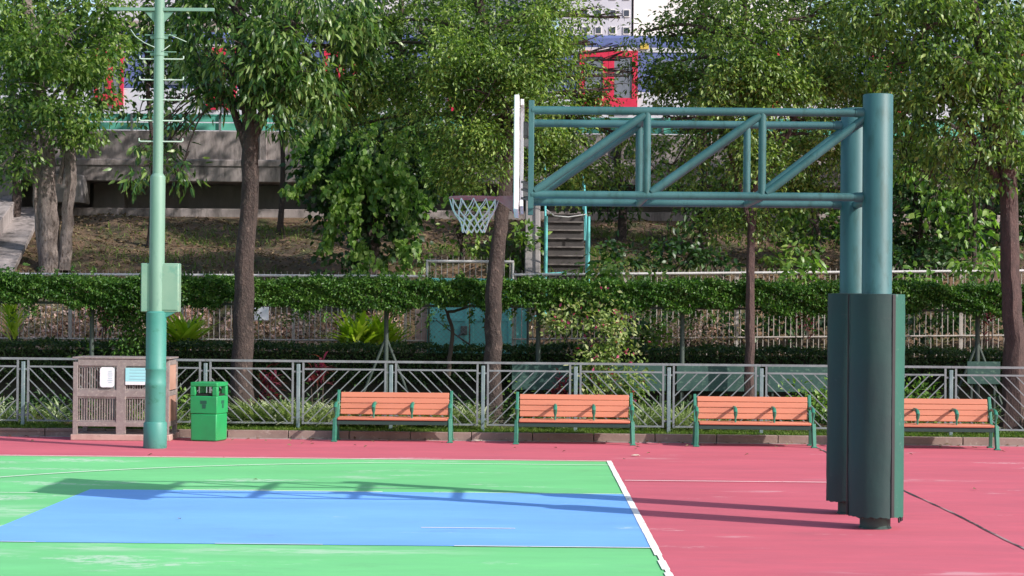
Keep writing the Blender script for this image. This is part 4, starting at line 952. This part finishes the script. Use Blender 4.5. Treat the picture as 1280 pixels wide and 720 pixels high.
for (px, Y, bl, lab, m) in [
    (760, 39.5, [(770, 320, 34, 18), (800, 330, 30, 12)], 'dark green undergrowth bush just right of the bank steps', 'lf_dark'),
    (840, 39.6, [(840, 322, 30, 18), (865, 312, 24, 16)], 'dark green undergrowth bush behind the right truss', 'lf_dark'),
    (900, 39.2, [(905, 330, 30, 14), (885, 318, 20, 12, 0, .6)], 'dark undergrowth bush left of the slim trunk', 'lf_dark'),
    (985, 39.4, [(985, 325, 24, 20)], 'undergrowth bush between slim trunk and tall posts', 'lf_mid'),
    (1120, 39.0, [(1130, 325, 34, 20), (1170, 330, 34, 18), (1200, 325, 28, 20)], 'wide dark undergrowth bush right of the tall posts', 'lf_dark'),
    (660, 39.8, [(650, 300, 18, 24), (640, 330, 18, 14)], 'green bush left of the bank steps', 'lf_mid'),
    (715, 37.55, [(700, 405, 30, 22), (745, 400, 30, 24)], 'dark bush added as shade behind the pickets left of the bougainvillea', 'lf_dark'),  # dark bushes behind the pickets are added to stand in for shade
    (800, 37.55, [(790, 405, 30, 24), (835, 400, 30, 24)], 'dark bush added as shade behind the pickets right of the bougainvillea', 'lf_dark'),
    (900, 37.55, [(885, 400, 30, 24), (925, 405, 30, 24), (965, 400, 30, 24)], 'dark bush added as shade behind the pickets around the slim trunk', 'lf_dark'),
    (1010, 37.55, [(1005, 405, 30, 24), (1045, 400, 30, 24)], 'dark bush added as shade behind the pickets just left of the pads', 'lf_dark'),
    (1150, 37.55, [(1140, 400, 34, 20), (1185, 400, 30, 20)], 'dark bush added as shade behind the pickets right of the pads', 'lf_dark'),
    (1230, 37.55, [(1225, 395, 30, 22), (1270, 400, 34, 24)], 'dark bush added as shade behind the pickets by the far right trunk', 'lf_dark'),
    (510, 39.4, [(520, 320, 24, 14)], 'small bush beside the creeper covered tree', 'lf_mid')]:
    shrub('undergrowth_bush', lab, 'bush', px, 345, Y, bl, M[m], 0.14, 0.08, 16, 26, GU, detail=2)

# ============================================================ RAILING
def railing():
    root = empty('metal_railing', (0, KY + 0.42, 0.1), KR); tag(root, 'long galvanised railing with diagonal bars on blue grey posts behind the benches', 'railing')
    S = 81.9; px = [-434, -318, -203, -88, 28, 141, 257, 373.5, 489.5, 604.5, 720, 836, 951, 1067, 1186, 1303, 1418]
    X = [(p - 660)/S for p in px]
    for x in X:
        q = MB(); q.box((x, 0, 0.50), (0.055, 0.055, 1.03)); q.build('post', M['galvpost'], root, bevel=.006)
    for i, (a, b) in enumerate(zip(X, X[1:])):
        q = MB(); zt, zr, zb = 1.06, 0.94, 0.10
        l, r = a + 0.075, b - 0.085
        q.box(((a+b)/2, 0, zt), (b-a - .004, 0.036, 0.034))
        for x in (l, r): q.box((x, 0, (zt-.02+zb)/2), (0.030, 0.030, zt - .02 - zb))
        q.box(((l+r)/2, 0, zr), (r-l-.036, 0.026, 0.026)); q.box(((l+r)/2, 0, zb + .016), (r-l-.036, 0.026, 0.026))
        for x, s in ((a, 1), (b, -1)):
            q.box((x + s*0.052, 0, 0.90), (0.05, 0.02, 0.025)); q.box((x + s*0.052, 0, 0.2), (0.05, 0.02, 0.025))
        H = zr - zb - .03; w = r-l-.03; sp = 0.172; sgn = -1 if i % 2 == 0 else 1
        k = -int(H/sp) - 1
        while k*sp < w:
            u0 = k*sp + 0.06; lo = max(u0, 0); hi = min(u0 + H, w)
            if hi - lo > 0.05:
                za, zc = zb + .03 + (lo-u0), zb + .03 + (hi-u0)
                x0 = l + .015 + lo; x1 = l + .015 + hi
                if sgn < 0: x0, x1 = l + r - x0, l + r - x1
                q.bar((x0, 0.0, za), (x1, 0.0, zc), 0.014, 0.0155)
            k += 1
        q.build('bar_panel', M['galv'], root)
railing()

# ============================================================ BENCHES
def make_bench():
    root = empty('park_bench', (0, 0, 0)); W = 1.625
    # seat
    prof = [(-0.01, 0.338, -4), (0.105, 0.345, 2), (0.22, 0.342, 0), (0.335, 0.340, 0)]
    sb = MB()
    for y, z, t in prof: sb.box((0, y + .045, z), (W, 0.105, 0.036), Matrix.Rotation(R(t), 3, 'X'))
    sb.build('seat', M['slat'], root, bevel=.008)
    bb = MB()
    for k in range(4):
        z = 0.425 + k*0.083; y = 0.43 + k*0.026
        bb.box((0, y, z), (W, 0.026, 0.0815), Matrix.Rotation(R(-17), 3, 'X'))
    bb.build('backrest', M['slat'], root, bevel=.006)
    rl = MB(); rl.box((0, 0.02, 0.285), (W + .02, 0.04, 0.06)); rl.box((0, 0.36, 0.29), (W + .02, 0.04, 0.05)); rl.build('seat_rail', M['irondark'], root, bevel=.004)
    for s in (-1, 1):
        x = s*(W/2 + .035)
        q = MB()
        q.bar((x + s*.01, -0.01, 0), (x, 0.03, 0.345), 0.055, 0.06)
        q.bar((x + s*.01, 0.47, 0), (x, 0.37, 0.33), 0.05, 0.05)
        q.bar((x, 0.37, 0.32), (x, 0.545, 0.74), 0.042, 0.05)
        q.bar((x, 0.0, 0.325), (x, 0.42, 0.325), 0.045, 0.05)
        q.box((x + s*.01, -0.015, 0.01), (0.09, 0.10, 0.02)); q.box((x + s*.01, 0.475, 0.01), (0.09, 0.10, 0.02))
        q.build('end_frame', M['iron'], root, bevel=.006)
    for x in (-W/2 - .035, -0.283, 0.283, W/2 + .035):
        q = MB()
        q.path([(x, 0.47, 0.545), (x, 0.36, 0.565), (x, 0.20, 0.56), (x, 0.09, 0.545), (x, 0.035, 0.505), (x, 0.055, 0.46), (x, 0.10, 0.455), (x, 0.115, 0.49)],
               [0.018, 0.022, 0.027, 0.030, 0.030, 0.026, 0.020, 0.010], 10)
        q.path([(x, 0.055, 0.465), (x, 0.075, 0.41), (x, 0.07, 0.35)], [0.024, 0.014, 0.014], 8)
        q.build('armrest', M['iron'], root)
    return root
BL = ['orange slatted bench nearest the green litter bin', 'orange slatted bench in front of the middle trunk and bougainvillea', 'orange slatted bench just left of the padded posts', 'orange slatted bench partly hidden at the right of the padded posts']
b0 = make_bench()
for i, px in enumerate((491, 718.5, 944, 1171.5)):
    b = b0 if i == 0 else copy_tree(b0)
    Yb = (30.62, 30.42, 30.25, 30.12)[i]; x = (px + 0.5 - 660)/sc(Yb + .02)
    b.location = (x, Yb, 0.0); b.rotation_euler.z = KR
    tag(b, BL[i], 'bench', 'orange slatted benches along the kerb')

# ============================================================ LITTER BIN
def litter_bin():
    p = at(259, 549, 30.45); root = empty('litter_bin', (p.x, 30.60, 0), R(-14)); tag(root, 'bright green boxy litter bin with side openings beside the mesh cage', 'bin')
    w = 0.425
    q = MB(); q.box((0, 0, 0.205), (w*.96, w*.96, 0.40), taper=1.02); q.build('lower_body', M['bin'], root, bevel=.018)
    q = MB(); q.box((0, 0, 0.535), (w, w, 0.26)); q.build('upper_body', M['bin'], root, bevel=.012)
    q = MB()
    for sx in (-1, 1):
        for sy in (-1, 1): q.box((sx*(w/2 - .04), sy*(w/2 - .04), 0.735), (0.08, 0.08, 0.14))
    q.box((0, 0, 0.835), (w, w, 0.065)); q.build('hood', M['bin'], root, bevel=.012)
    q = MB(); q.box((0, 0, 0.68), (w - .05, w - .05, 0.03)); q.build('inside_shade_slab', M['darkin'], root)  # flat dark slab paints the shade inside the solid bin
    for rz in (0, math.pi/2):
        q = MB(); m = Matrix.Rotation(rz, 3, 'Z')
        q.box(m @ Vector((0, -w/2 - .001, 0.575)), (0.10, 0.004, 0.05) if rz == 0 else (0.10, 0.004, 0.05), m)
        q.box(m @ Vector((0.01, -w/2 - .001, 0.515)), (0.055, 0.004, 0.06), m)
        q.build('printed_mark', M['binmark'], root)
litter_bin()

# ============================================================ CAGE
def cage():
    Y = 30.4; x0 = at(91, 500, Y).x; x1 = at(211, 500, Y).x; D = 0.75; H = 1.20
    root = empty('mesh_cage', ((x0+x1)/2, Y, 0)); tag(root, 'brown barred storage cage with two notices standing behind the light pole', 'cage')
    W = x1 - x0; hw = W/2
    q = MB(); q.box((0, D/2, 0.045), (W + .05, D + .05, 0.09)); q.build('concrete_base', M['plinth'], root, bevel=.01)
    f = MB()
    for x in (-hw + .035, hw - .035):
        for y in (.03, D - .03): f.box((x, y, 0.62), (0.07, 0.06, 1.06))
    f.box((0.0, .032, 0.62), (0.14, 0.058, 1.06))
    for y in (.03, D - .03):
        f.box((0, y, H - .055), (W - .142, 0.056, 0.10)); f.box((0, y, 0.24), (W - .142, 0.05, 0.07))
    f.box((0, .03, 0.69), (W - .142, 0.05, 0.10)); 
    f.box((0, D/2, H + .012), (W + .02, D + .02, 0.025))
    for x in (-hw + .035, hw - .035):
        for z in (0.24, 0.69, H - .055): f.box((x, D/2, z), (0.05, D - .122, 0.07))
    f.build('frame', M['cage'], root, bevel=.004)
    for (xa, xb) in ((-hw + .07, -.07), (.07, hw - .07)):
        for (za, zb) in ((0.74, H - .105), (0.275, 0.64)):
            q = MB(); n = 15
            for i in range(n):
                x = xa + (xb-xa)*(i+.5)/n; q.box((x, .035, (za+zb)/2), (0.014, 0.014, zb-za))
            q.box(((xa+xb)/2, .028, za + .012), (xb-xa, 0.02, 0.02)); q.box(((xa+xb)/2, .028, zb - .012), (xb-xa, 0.02, 0.02))
            q.build('bar_panel', M['cage'], root)
    for (za, zb) in ((0.74, H - .09), (0.22, 0.655)):
        q = MB(); q.box((hw - .03, D/2, (za+zb)/2), (0.03, D - .13, zb-za)); q.build('side_panel', M['cageside'], root, bevel=.003)
    q = MB(); q.box((0, D - .02, 0.65), (W - .2, 0.012, 0.9))
    bars = MB()
    for i in range(30): bars.box((-hw + .1 + i*(W-.2)/29, D - .03, 0.68), (0.012, 0.012, 0.86))
    bars.build('rear_bars', M['cage'], root)
    c = at(134, 471.5, Y); q = MB()
    P = []
    for qx, qz in ((1, 1), (-1, 1), (-1, -1), (1, -1)):
        for k in range(6):
            a_ = {(1, 1): 0, (-1, 1): 90, (-1, -1): 180, (1, -1): 270}[(qx, qz)] + k*18
            P.append((c.x - root.location.x + qx*.065 + .04*math.cos(R(a_)), c.z + qz*.108 + .04*math.sin(R(a_))))
    n = len(P); q.add([(x, -.010, z) for x, z in P] + [(x, .0, z) for x, z in P], [tuple(range(n)), tuple(reversed(range(n, 2*n)))] + [(i, n+i, n+(i+1) % n, (i+1) % n) for i in range(n)])
    wn_ = q.build('white_notice', M['signwhite'], root)
    q = MB(); cx_ = c.x - root.location.x
    for k in range(7): q.box((cx_ + .045, -.0115, c.z + .09 - k*.028), (0.05 + .012*(k % 3), 0.003, 0.007))
    o = q.build('notice_print', M['signline'], None); o.parent = wn_
    a = at(157, 470, Y); q = MB(); ax = a.x - root.location.x
    q.box((ax + .24, -.004, a.z + .02), (0.48, 0.010, 0.20)); s = q.build('blue_notice', M['signblue'], root)
    q = MB(); q.box((ax + .24, -.0035, a.z - .105), (0.48, 0.009, 0.048)); o = q.build('notice_footer', M['signwhite'], None); o.parent = s
    q = MB()
    for k in range(4): q.box((ax + .24 - (0.03 if k % 2 else 0), -.0095, a.z + .09 - k*.045), (0.36 - .05*(k % 2), 0.003, 0.008))
    o = q.build('notice_lines', M['signline'], None); o.parent = s
cage()

# ============================================================ FLOODLIGHT POLE
def lightpole():
    Y = 28.9; c = at(193.8, 558, Y); X = c.x; root = empty('floodlight_pole', (X, Y, 0)); tag(root, 'tall stepped green light pole with control box and climbing rungs at left', 'light pole')
    z = lambda py: at(195, py, Y).z
    q = MB(); q.lathe([(.158, 0), (.163, .01), (.163, z(529)), (.150, z(528) + .01)], 28); q.build('base_collar', M['pole_teal'], root)
    q = MB(); q.lathe([(.141, .3), (.141, z(484)), (.145, z(483)), (.145, z(478)), (.141, z(477)), (.141, z(463)), (.146, z(462)), (.146, z(460)), (.141, z(459)), (.141, z(391)), (.115, z(389))], 28)
    q.build('lower_shaft', M['pole_teal'], root)
    q = MB(); q.lathe([(.106, z(392)), (.106, z(222)), (.100, z(220)), (.072, z(217)), (.070, z(12)), (.066, z(-60)), (.06, 8.8)], 24); q.build('upper_shaft', M['pole_pale'], root)
    # offset of the pole's slight lean is ignored; box sits behind the shaft
    bx = at(200.5, 360, Y).x - X
    q = MB(); q.box((bx, 0.05, (z(329) + z(390))/2), (0.53, 0.20, z(329) - z(390))); b = q.build('control_box', M['pole_box'], root, bevel=.012)
    q = MB(); q.box((bx + .10, -0.055, (z(329) + z(390))/2), (0.30, 0.012, z(329) - z(390) - .06)); o = q.build('box_door', M['pole_box'], None, bevel=.004); o.parent = b
    q = MB(); q.add([(bx + .02, -.04, z(390)), (bx + .22, -.04, z(390)), (bx + .02, -.04, z(400)), (bx + .02, .04, z(390)), (bx + .22, .04, z(390)), (bx + .02, .04, z(400))], [(0,2,1), (3,4,5), (0,1,4,3), (1,2,5,4), (2,0,3,5)]); q.build('box_bracket', M['pole_teal'], root)
    q = MB(); q.box((0.035, -.02, z(12)), (1.47, 0.05, 0.045)); q.build('cross_arm', M['pole_pale'], root, bevel=.004)
    for s in (-1, 1):
        q = MB(); q.add([(s*.06, -.02, z(15)), (s*.20, -.02, z(15)), (s*.06, -.02, z(29)), (s*.06, 0.0, z(15)), (s*.20, 0.0, z(15)), (s*.06, 0.0, z(29))], [(0,2,1), (3,4,5), (0,1,4,3), (1,2,5,4), (2,0,3,5)]); q.build('gusset', M['pole_pale'], root)
    for py, wd in ((47, .20), (68, .20)):
        q = MB(); q.lathe([(.078, z(py) - .02), (.078, z(py) + .02)], 20); q.box((0, 0, z(py)), (wd + .04, 0.03, 0.035))
        q.tube((-.02 - wd*.9, 0, z(py) + .035), (wd*1.2, 0, z(py) + .035), .008, n=6); q.build('clamp_band', M['pole_pale'], root)
    for py in (74, 100, 125, 151, 177):
        q = MB(); zz = z(py); q.path([(-.265, -.02, zz + .045), (-.265, -.02, zz + .01), (-.24, -.02, zz), (.33, -.02, zz), (.345, -.02, zz + .01), (.345, -.02, zz + .045)], 0.010, 8); q.build('climbing_rung', M['rung'], root)
    q = MB(); q.path([(-.05, -.07, z(60)), (-.2, -.05, z(54)), (-.33, -.02, z(46)), (-.42, .1, z(36))], .006, 6); q.path([(.06, -.07, z(64)), (.16, -.05, z(57))], .006, 6); q.path([(.14, 0, z(43)), (.38, 0, z(52))], .006, 6)
    q.build('cable', M['rung'], root)
M['rung'] = mat('pale_rung_paint', (0.50, 0.60, 0.52), 0.5)
lightpole()

# ============================================================ BASKETBALL STAND
def stand():
    PX, YN, YF = 3.215, 19.15, 20.50; XE, X1, X2 = 0.02, 1.085, 2.15
    zt, zb = 3.83, 3.05
    root = empty('basketball_stand', (PX, (YN+YF)/2, 0)); tag(root, 'teal twin post basketball stand with trussed arm, white backboard and hoop', 'basketball stand')
    for Y, ztop in ((YN, 4.0), (YF, 4.0)):
        q = MB(); q.lathe([(.138, 0.02), (.138, ztop - .008), (.132, ztop)], 36, (PX, Y, 0)); q.build('post', M['teal'], root, world=True)
        q = MB(); q.lathe([(.150, 0.001), (.150, .012), (.1405, .02), (.1405, .16)], 28, (PX, Y, 0)); q.build('post_foot', M['stub'], root, world=True)
    # pads wrapped round the posts
    for (Y, z0, z1, r, sd) in ((YN, .115, 2.155, .252, 1), (YF, .13, 2.17, .240, 4)):
        rr = random.Random(sd); n = 56; mb = MB(); rings = 24; base = []
        for i in range(rings+1):
            z = z0 + (z1-z0)*i/rings
            for k in range(n):
                a = 2*math.pi*k/n
                d = 0.0018*math.sin(3*a + i*.35 + sd) + 0.0016*math.sin(7*a - i*.2) + 0.002*rr.uniform(-1, 1)
                zz = z + (0.010*rr.uniform(-1, 1) if i == 0 else 0)
                base.append((PX - (0.012 if sd == 4 else -0.005) + (r+d)*math.cos(a), Y + (r+d)*math.sin(a), zz))
        for k in range(n): 
            a = 2*math.pi*k/n; base.append((PX + .15*math.cos(a), Y + .15*math.sin(a), z1 + .004))
        for k in range(n):
            a = 2*math.pi*k/n; base.append((PX + .15*math.cos(a), Y + .15*math.sin(a), z0))
        F = [(i*n+k, i*n+(k+1) % n, (i+1)*n+(k+1) % n, (i+1)*n+k) for i in range(rings) for k in range(n)]
        F += [(rings*n+k, rings*n+(k+1) % n, (rings+1)*n+(k+1) % n, (rings+1)*n+k) for k in range(n)]
        F += [((k+1) % n, k, (rings+2)*n+k, (rings+2)*n+(k+1) % n) for k in range(n)]
        mb.add(base, F)
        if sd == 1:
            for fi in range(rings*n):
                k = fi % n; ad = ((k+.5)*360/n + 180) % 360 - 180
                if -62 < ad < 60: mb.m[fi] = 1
        po = mb.build('pad', [M['pad'], M['padgreen']], root, world=True)
        # seam strips running down the pad
        for ang in ((-62, 175) if sd == 1 else (190, 60)):
            a = R(ang); s = MB(); c, sn = math.cos(a), math.sin(a)
            rot = Matrix.Rotation(a, 3, 'Z')
            s.box((PX + (r+.004)*c, Y + (r+.004)*sn, (z0+z1)/2), (0.012, 0.032, z1 - z0 - .006), rot)
            o = s.build('seam_strip', M['black'], None); o.parent = po; o.location = -Vector(root.location)
        if sd == 1:
            s = MB()
            for ang, dz in ((-28, .0), (-38, -.01), (-20, .01), (-12, 0.0)):
                a = R(ang); s.box((PX + (r-.006)*math.cos(a), Y + (r-.006)*math.sin(a), z0 - .015 + dz), (0.012, 0.022, 0.045), Matrix.Rotation(a, 3, 'Z') @ Matrix.Rotation(R(ang % 17), 3, 'X'))
            o = s.build('torn_edge', M['black'], None); o.parent = po; o.location = -Vector(root.location)
    for Y in (YN, YF):
        q = MB(); r = .038
        q.tube((XE, Y, zt), (PX, Y, zt), r); q.tube((XE, Y, zb), (PX, Y, zb), r)
        q.build('chord_tubes', M['teal'], root, world=True)
        for x in (X1, X2):
            q = MB(); q.tube((x, Y, zb), (x, Y, zt), .036); q.build('upright', M['teal'], root, world=True)
        for (a, b) in ((XE + .03, X1 - .02), (X1 + .04, X2 - .02), (X2 + .04, PX - .10)):
            q = MB(); q.tube((a, Y, zb + .03), (b, Y, zt - .03), .038); q.build('diagonal_brace', M['teal'], root, world=True)
        q = MB(); q.box((XE - .005, Y, (zt+zb)/2 - .02), (0.052, 0.06, zt - zb + .22)); q.build('end_plate', M['teal'], root, world=True, bevel=.005)
        for s, h in ((zt, .05), (zb, .05)):
            q = MB(); q.path([(PX - .21, Y, s), (PX - .10, Y, s)], [.043, .05], 18); q.build('weld_collar', M['teal'], root, world=True)
    for x in (X1, X2, PX):
        for z in (zt, zb):
            q = MB(); q.tube((x, YN, z - .005), (x, YF, z - .005), .034 if x < 3 else .04); q.build('cross_tube', M['teal'], root, world=True)
    for z in (zt + .02, zb - .02, 3.3):
        q = MB(); q.box((XE - .01, (YN+YF)/2, z), (0.04, YF - YN, 0.05)); q.build('cross_bar', M['teal'], root, world=True)
    hy = (YN + YF)/2
    # backboard
    BX = -0.116; q = MB(); q.box((BX - .006, hy, 3.425), (0.046, 1.80, 1.05)); bb = q.build('backboard', M['white'], root, world=True, bevel=.008)
    q = MB()
    for y in (-.6, 0, .6): q.box((BX + .043, hy + y, 3.425), (0.028, 0.05, 0.98))
    for z in (2.96, 3.89): q.box((BX + .046, hy, z), (0.03, 1.7, 0.05))
    o = q.build('board_frame', M['white'], None); o.parent = bb; o.location = -Vector(root.location)
    for y in (-.5, .5):
        for z in (3.13, 3.62):
            q = MB(); q.box(((BX + .06 + XE)/2, hy + y, z), (abs(XE - BX - .05), 0.06, 0.07)); q.tube((BX + .05, hy + y, z), (XE, hy + y*1.2, z - .05), .02, n=8); q.build('mount_bracket', M['bracket'], root, world=True, bevel=.004)
    q = MB(); q.box((BX + .07, YN + .1, 3.66), (0.07, 0.09, 0.14)); q.build('mount_bracket', M['bracket'], root, world=True, bevel=.015)
    q = MB()
    for zz in (3.02, 3.10, 3.17): q.tube((BX + .04, hy - .62, zz), (XE, hy - .62, zz - .02), .012, n=8)
    q.build('coil_spring', M['bracket'], root, world=True)
    # rim
    FX = BX - .029; cx = FX - .15 - .23; q = MB(); zR = 3.05; r0 = .235
    N = 40
    q.path([(cx + r0*math.cos(2*math.pi*i/N), hy + r0*math.sin(2*math.pi*i/N), zR) for i in range(N)], .0105, 8, closed=True)
    q.add([(FX, hy - .10, zR + .02), (FX, hy + .10, zR + .02), (FX - .17, hy + .11, zR + .012), (FX - .17, hy - .11, zR + .012),
           (FX, hy - .10, zR - .13), (FX, hy + .10, zR - .13), (FX - .17, hy + .11, zR - .014), (FX - .17, hy - .11, zR - .014)], [(0,1,2,3), (4,7,6,5), (0,3,7,4), (1,5,6,2), (3,2,6,7), (0,4,5,1)])
    q.box((FX - .008, hy, zR - .05), (0.014, 0.16, 0.20))
    for s in (-1, 1): q.tube((FX - .16, hy + s*.11, zR - .005), (cx - .02, hy + s*.228, zR - .012), .012, n=8)
    rim = q.build('rim', M['rim'], root, world=True)
    nt = MB(); S = 12; lv = [(0.235, 0), (0.205, -.10), (0.165, -.17), (0.130, -.225), (0.118, -.275), (0.112, -.32)]
    rr = random.Random(9)
    def pt(i, a):
        r, z = lv[i]; return (cx + r*math.cos(a) + (rr.uniform(-.008, .008) if i else 0), hy + r*math.sin(a), zR - .012 + z + (rr.uniform(-.008, .008) if i else 0))
    nodes = [[pt(i, 2*math.pi*(k + (0.5 if i % 2 else 0))/S) for k in range(S)] for i in range(len(lv))]
    for i in range(len(lv)-1):
        for k in range(S):
            a = nodes[i][k]
            for d in ((0, -1) if i % 2 == 0 else (0, 1)):
                b = nodes[i+1][(k+d) % S]; m = (Vector(a) + Vector(b))/2 + Vector((0, 0, -.008 if i < 2 else 0))
                nt.path([a, m, b], .0052, 5, cap=False)
    o = nt.build('net', M['net'], None); o.parent = rim; o.location = -Vector(root.location)
stand()

# scraps on the paving
def scraps():
    for px, py, lab, s in [(395, 549, 'pale scrap lying on red paving left of the first bench', .12), (597, 552, 'white scrap lying on red paving between first and second bench', .07),
                           (795, 570.5, 'pale dry leaf lying on red paving right of the second bench', .08), (270, 550, 'dry yellow leaf beside the foot of the green bin', .09)]:
        d = ray(px, py); t = -2.0/d.z; x, y = d.x*t, d.y*t
        q = MB(); n = 7; P = []
        for i in range(n):
            a = 2*math.pi*i/n; r = s*random.uniform(.6, 1)
            P.append((r*math.cos(a), r*.5*math.sin(a), 0.012 + .02*random.random()))
        P2 = [(a, b, c - .004) for a, b, c in P]
        q.add(P + P2, [tuple(range(n)), tuple(reversed(range(n, 2*n)))] + [(i, (i+1) % n, n + (i+1) % n, n+i) for i in range(n)])
        o = q.build('ground_scrap', M['scrap']); o.location = (x, y, 0.0); tag(o, lab, 'litter', 'scraps on the paving')
M['scrap'] = mat('pale_dry_scrap', (0.60, 0.52, 0.42), 0.8)
scraps()
def dead_leaves():
    n = 170; x = rng.uniform(-10, 9, n); y = KY - 0.15 - np.abs(rng.normal(0, 1.3, n)); k = rng.random(n) < 0.5; y[k] = KY - rng.uniform(.05, .35, k.sum())
    n2 = 5; x = np.concatenate([x, rng.uniform(-6, 7, n2)]); y = np.concatenate([y, rng.uniform(16, 28, n2)])
    d = rng.normal(size=(n + n2, 3))*np.array([1, 1, .12])
    leaf_mesh('fallen_leaves', np.stack([x, y, np.full(n + n2, .022)], 1), d, 0.065, 0.035, M['lf_litter'], kind='stuff', up=3)
dead_leaves()
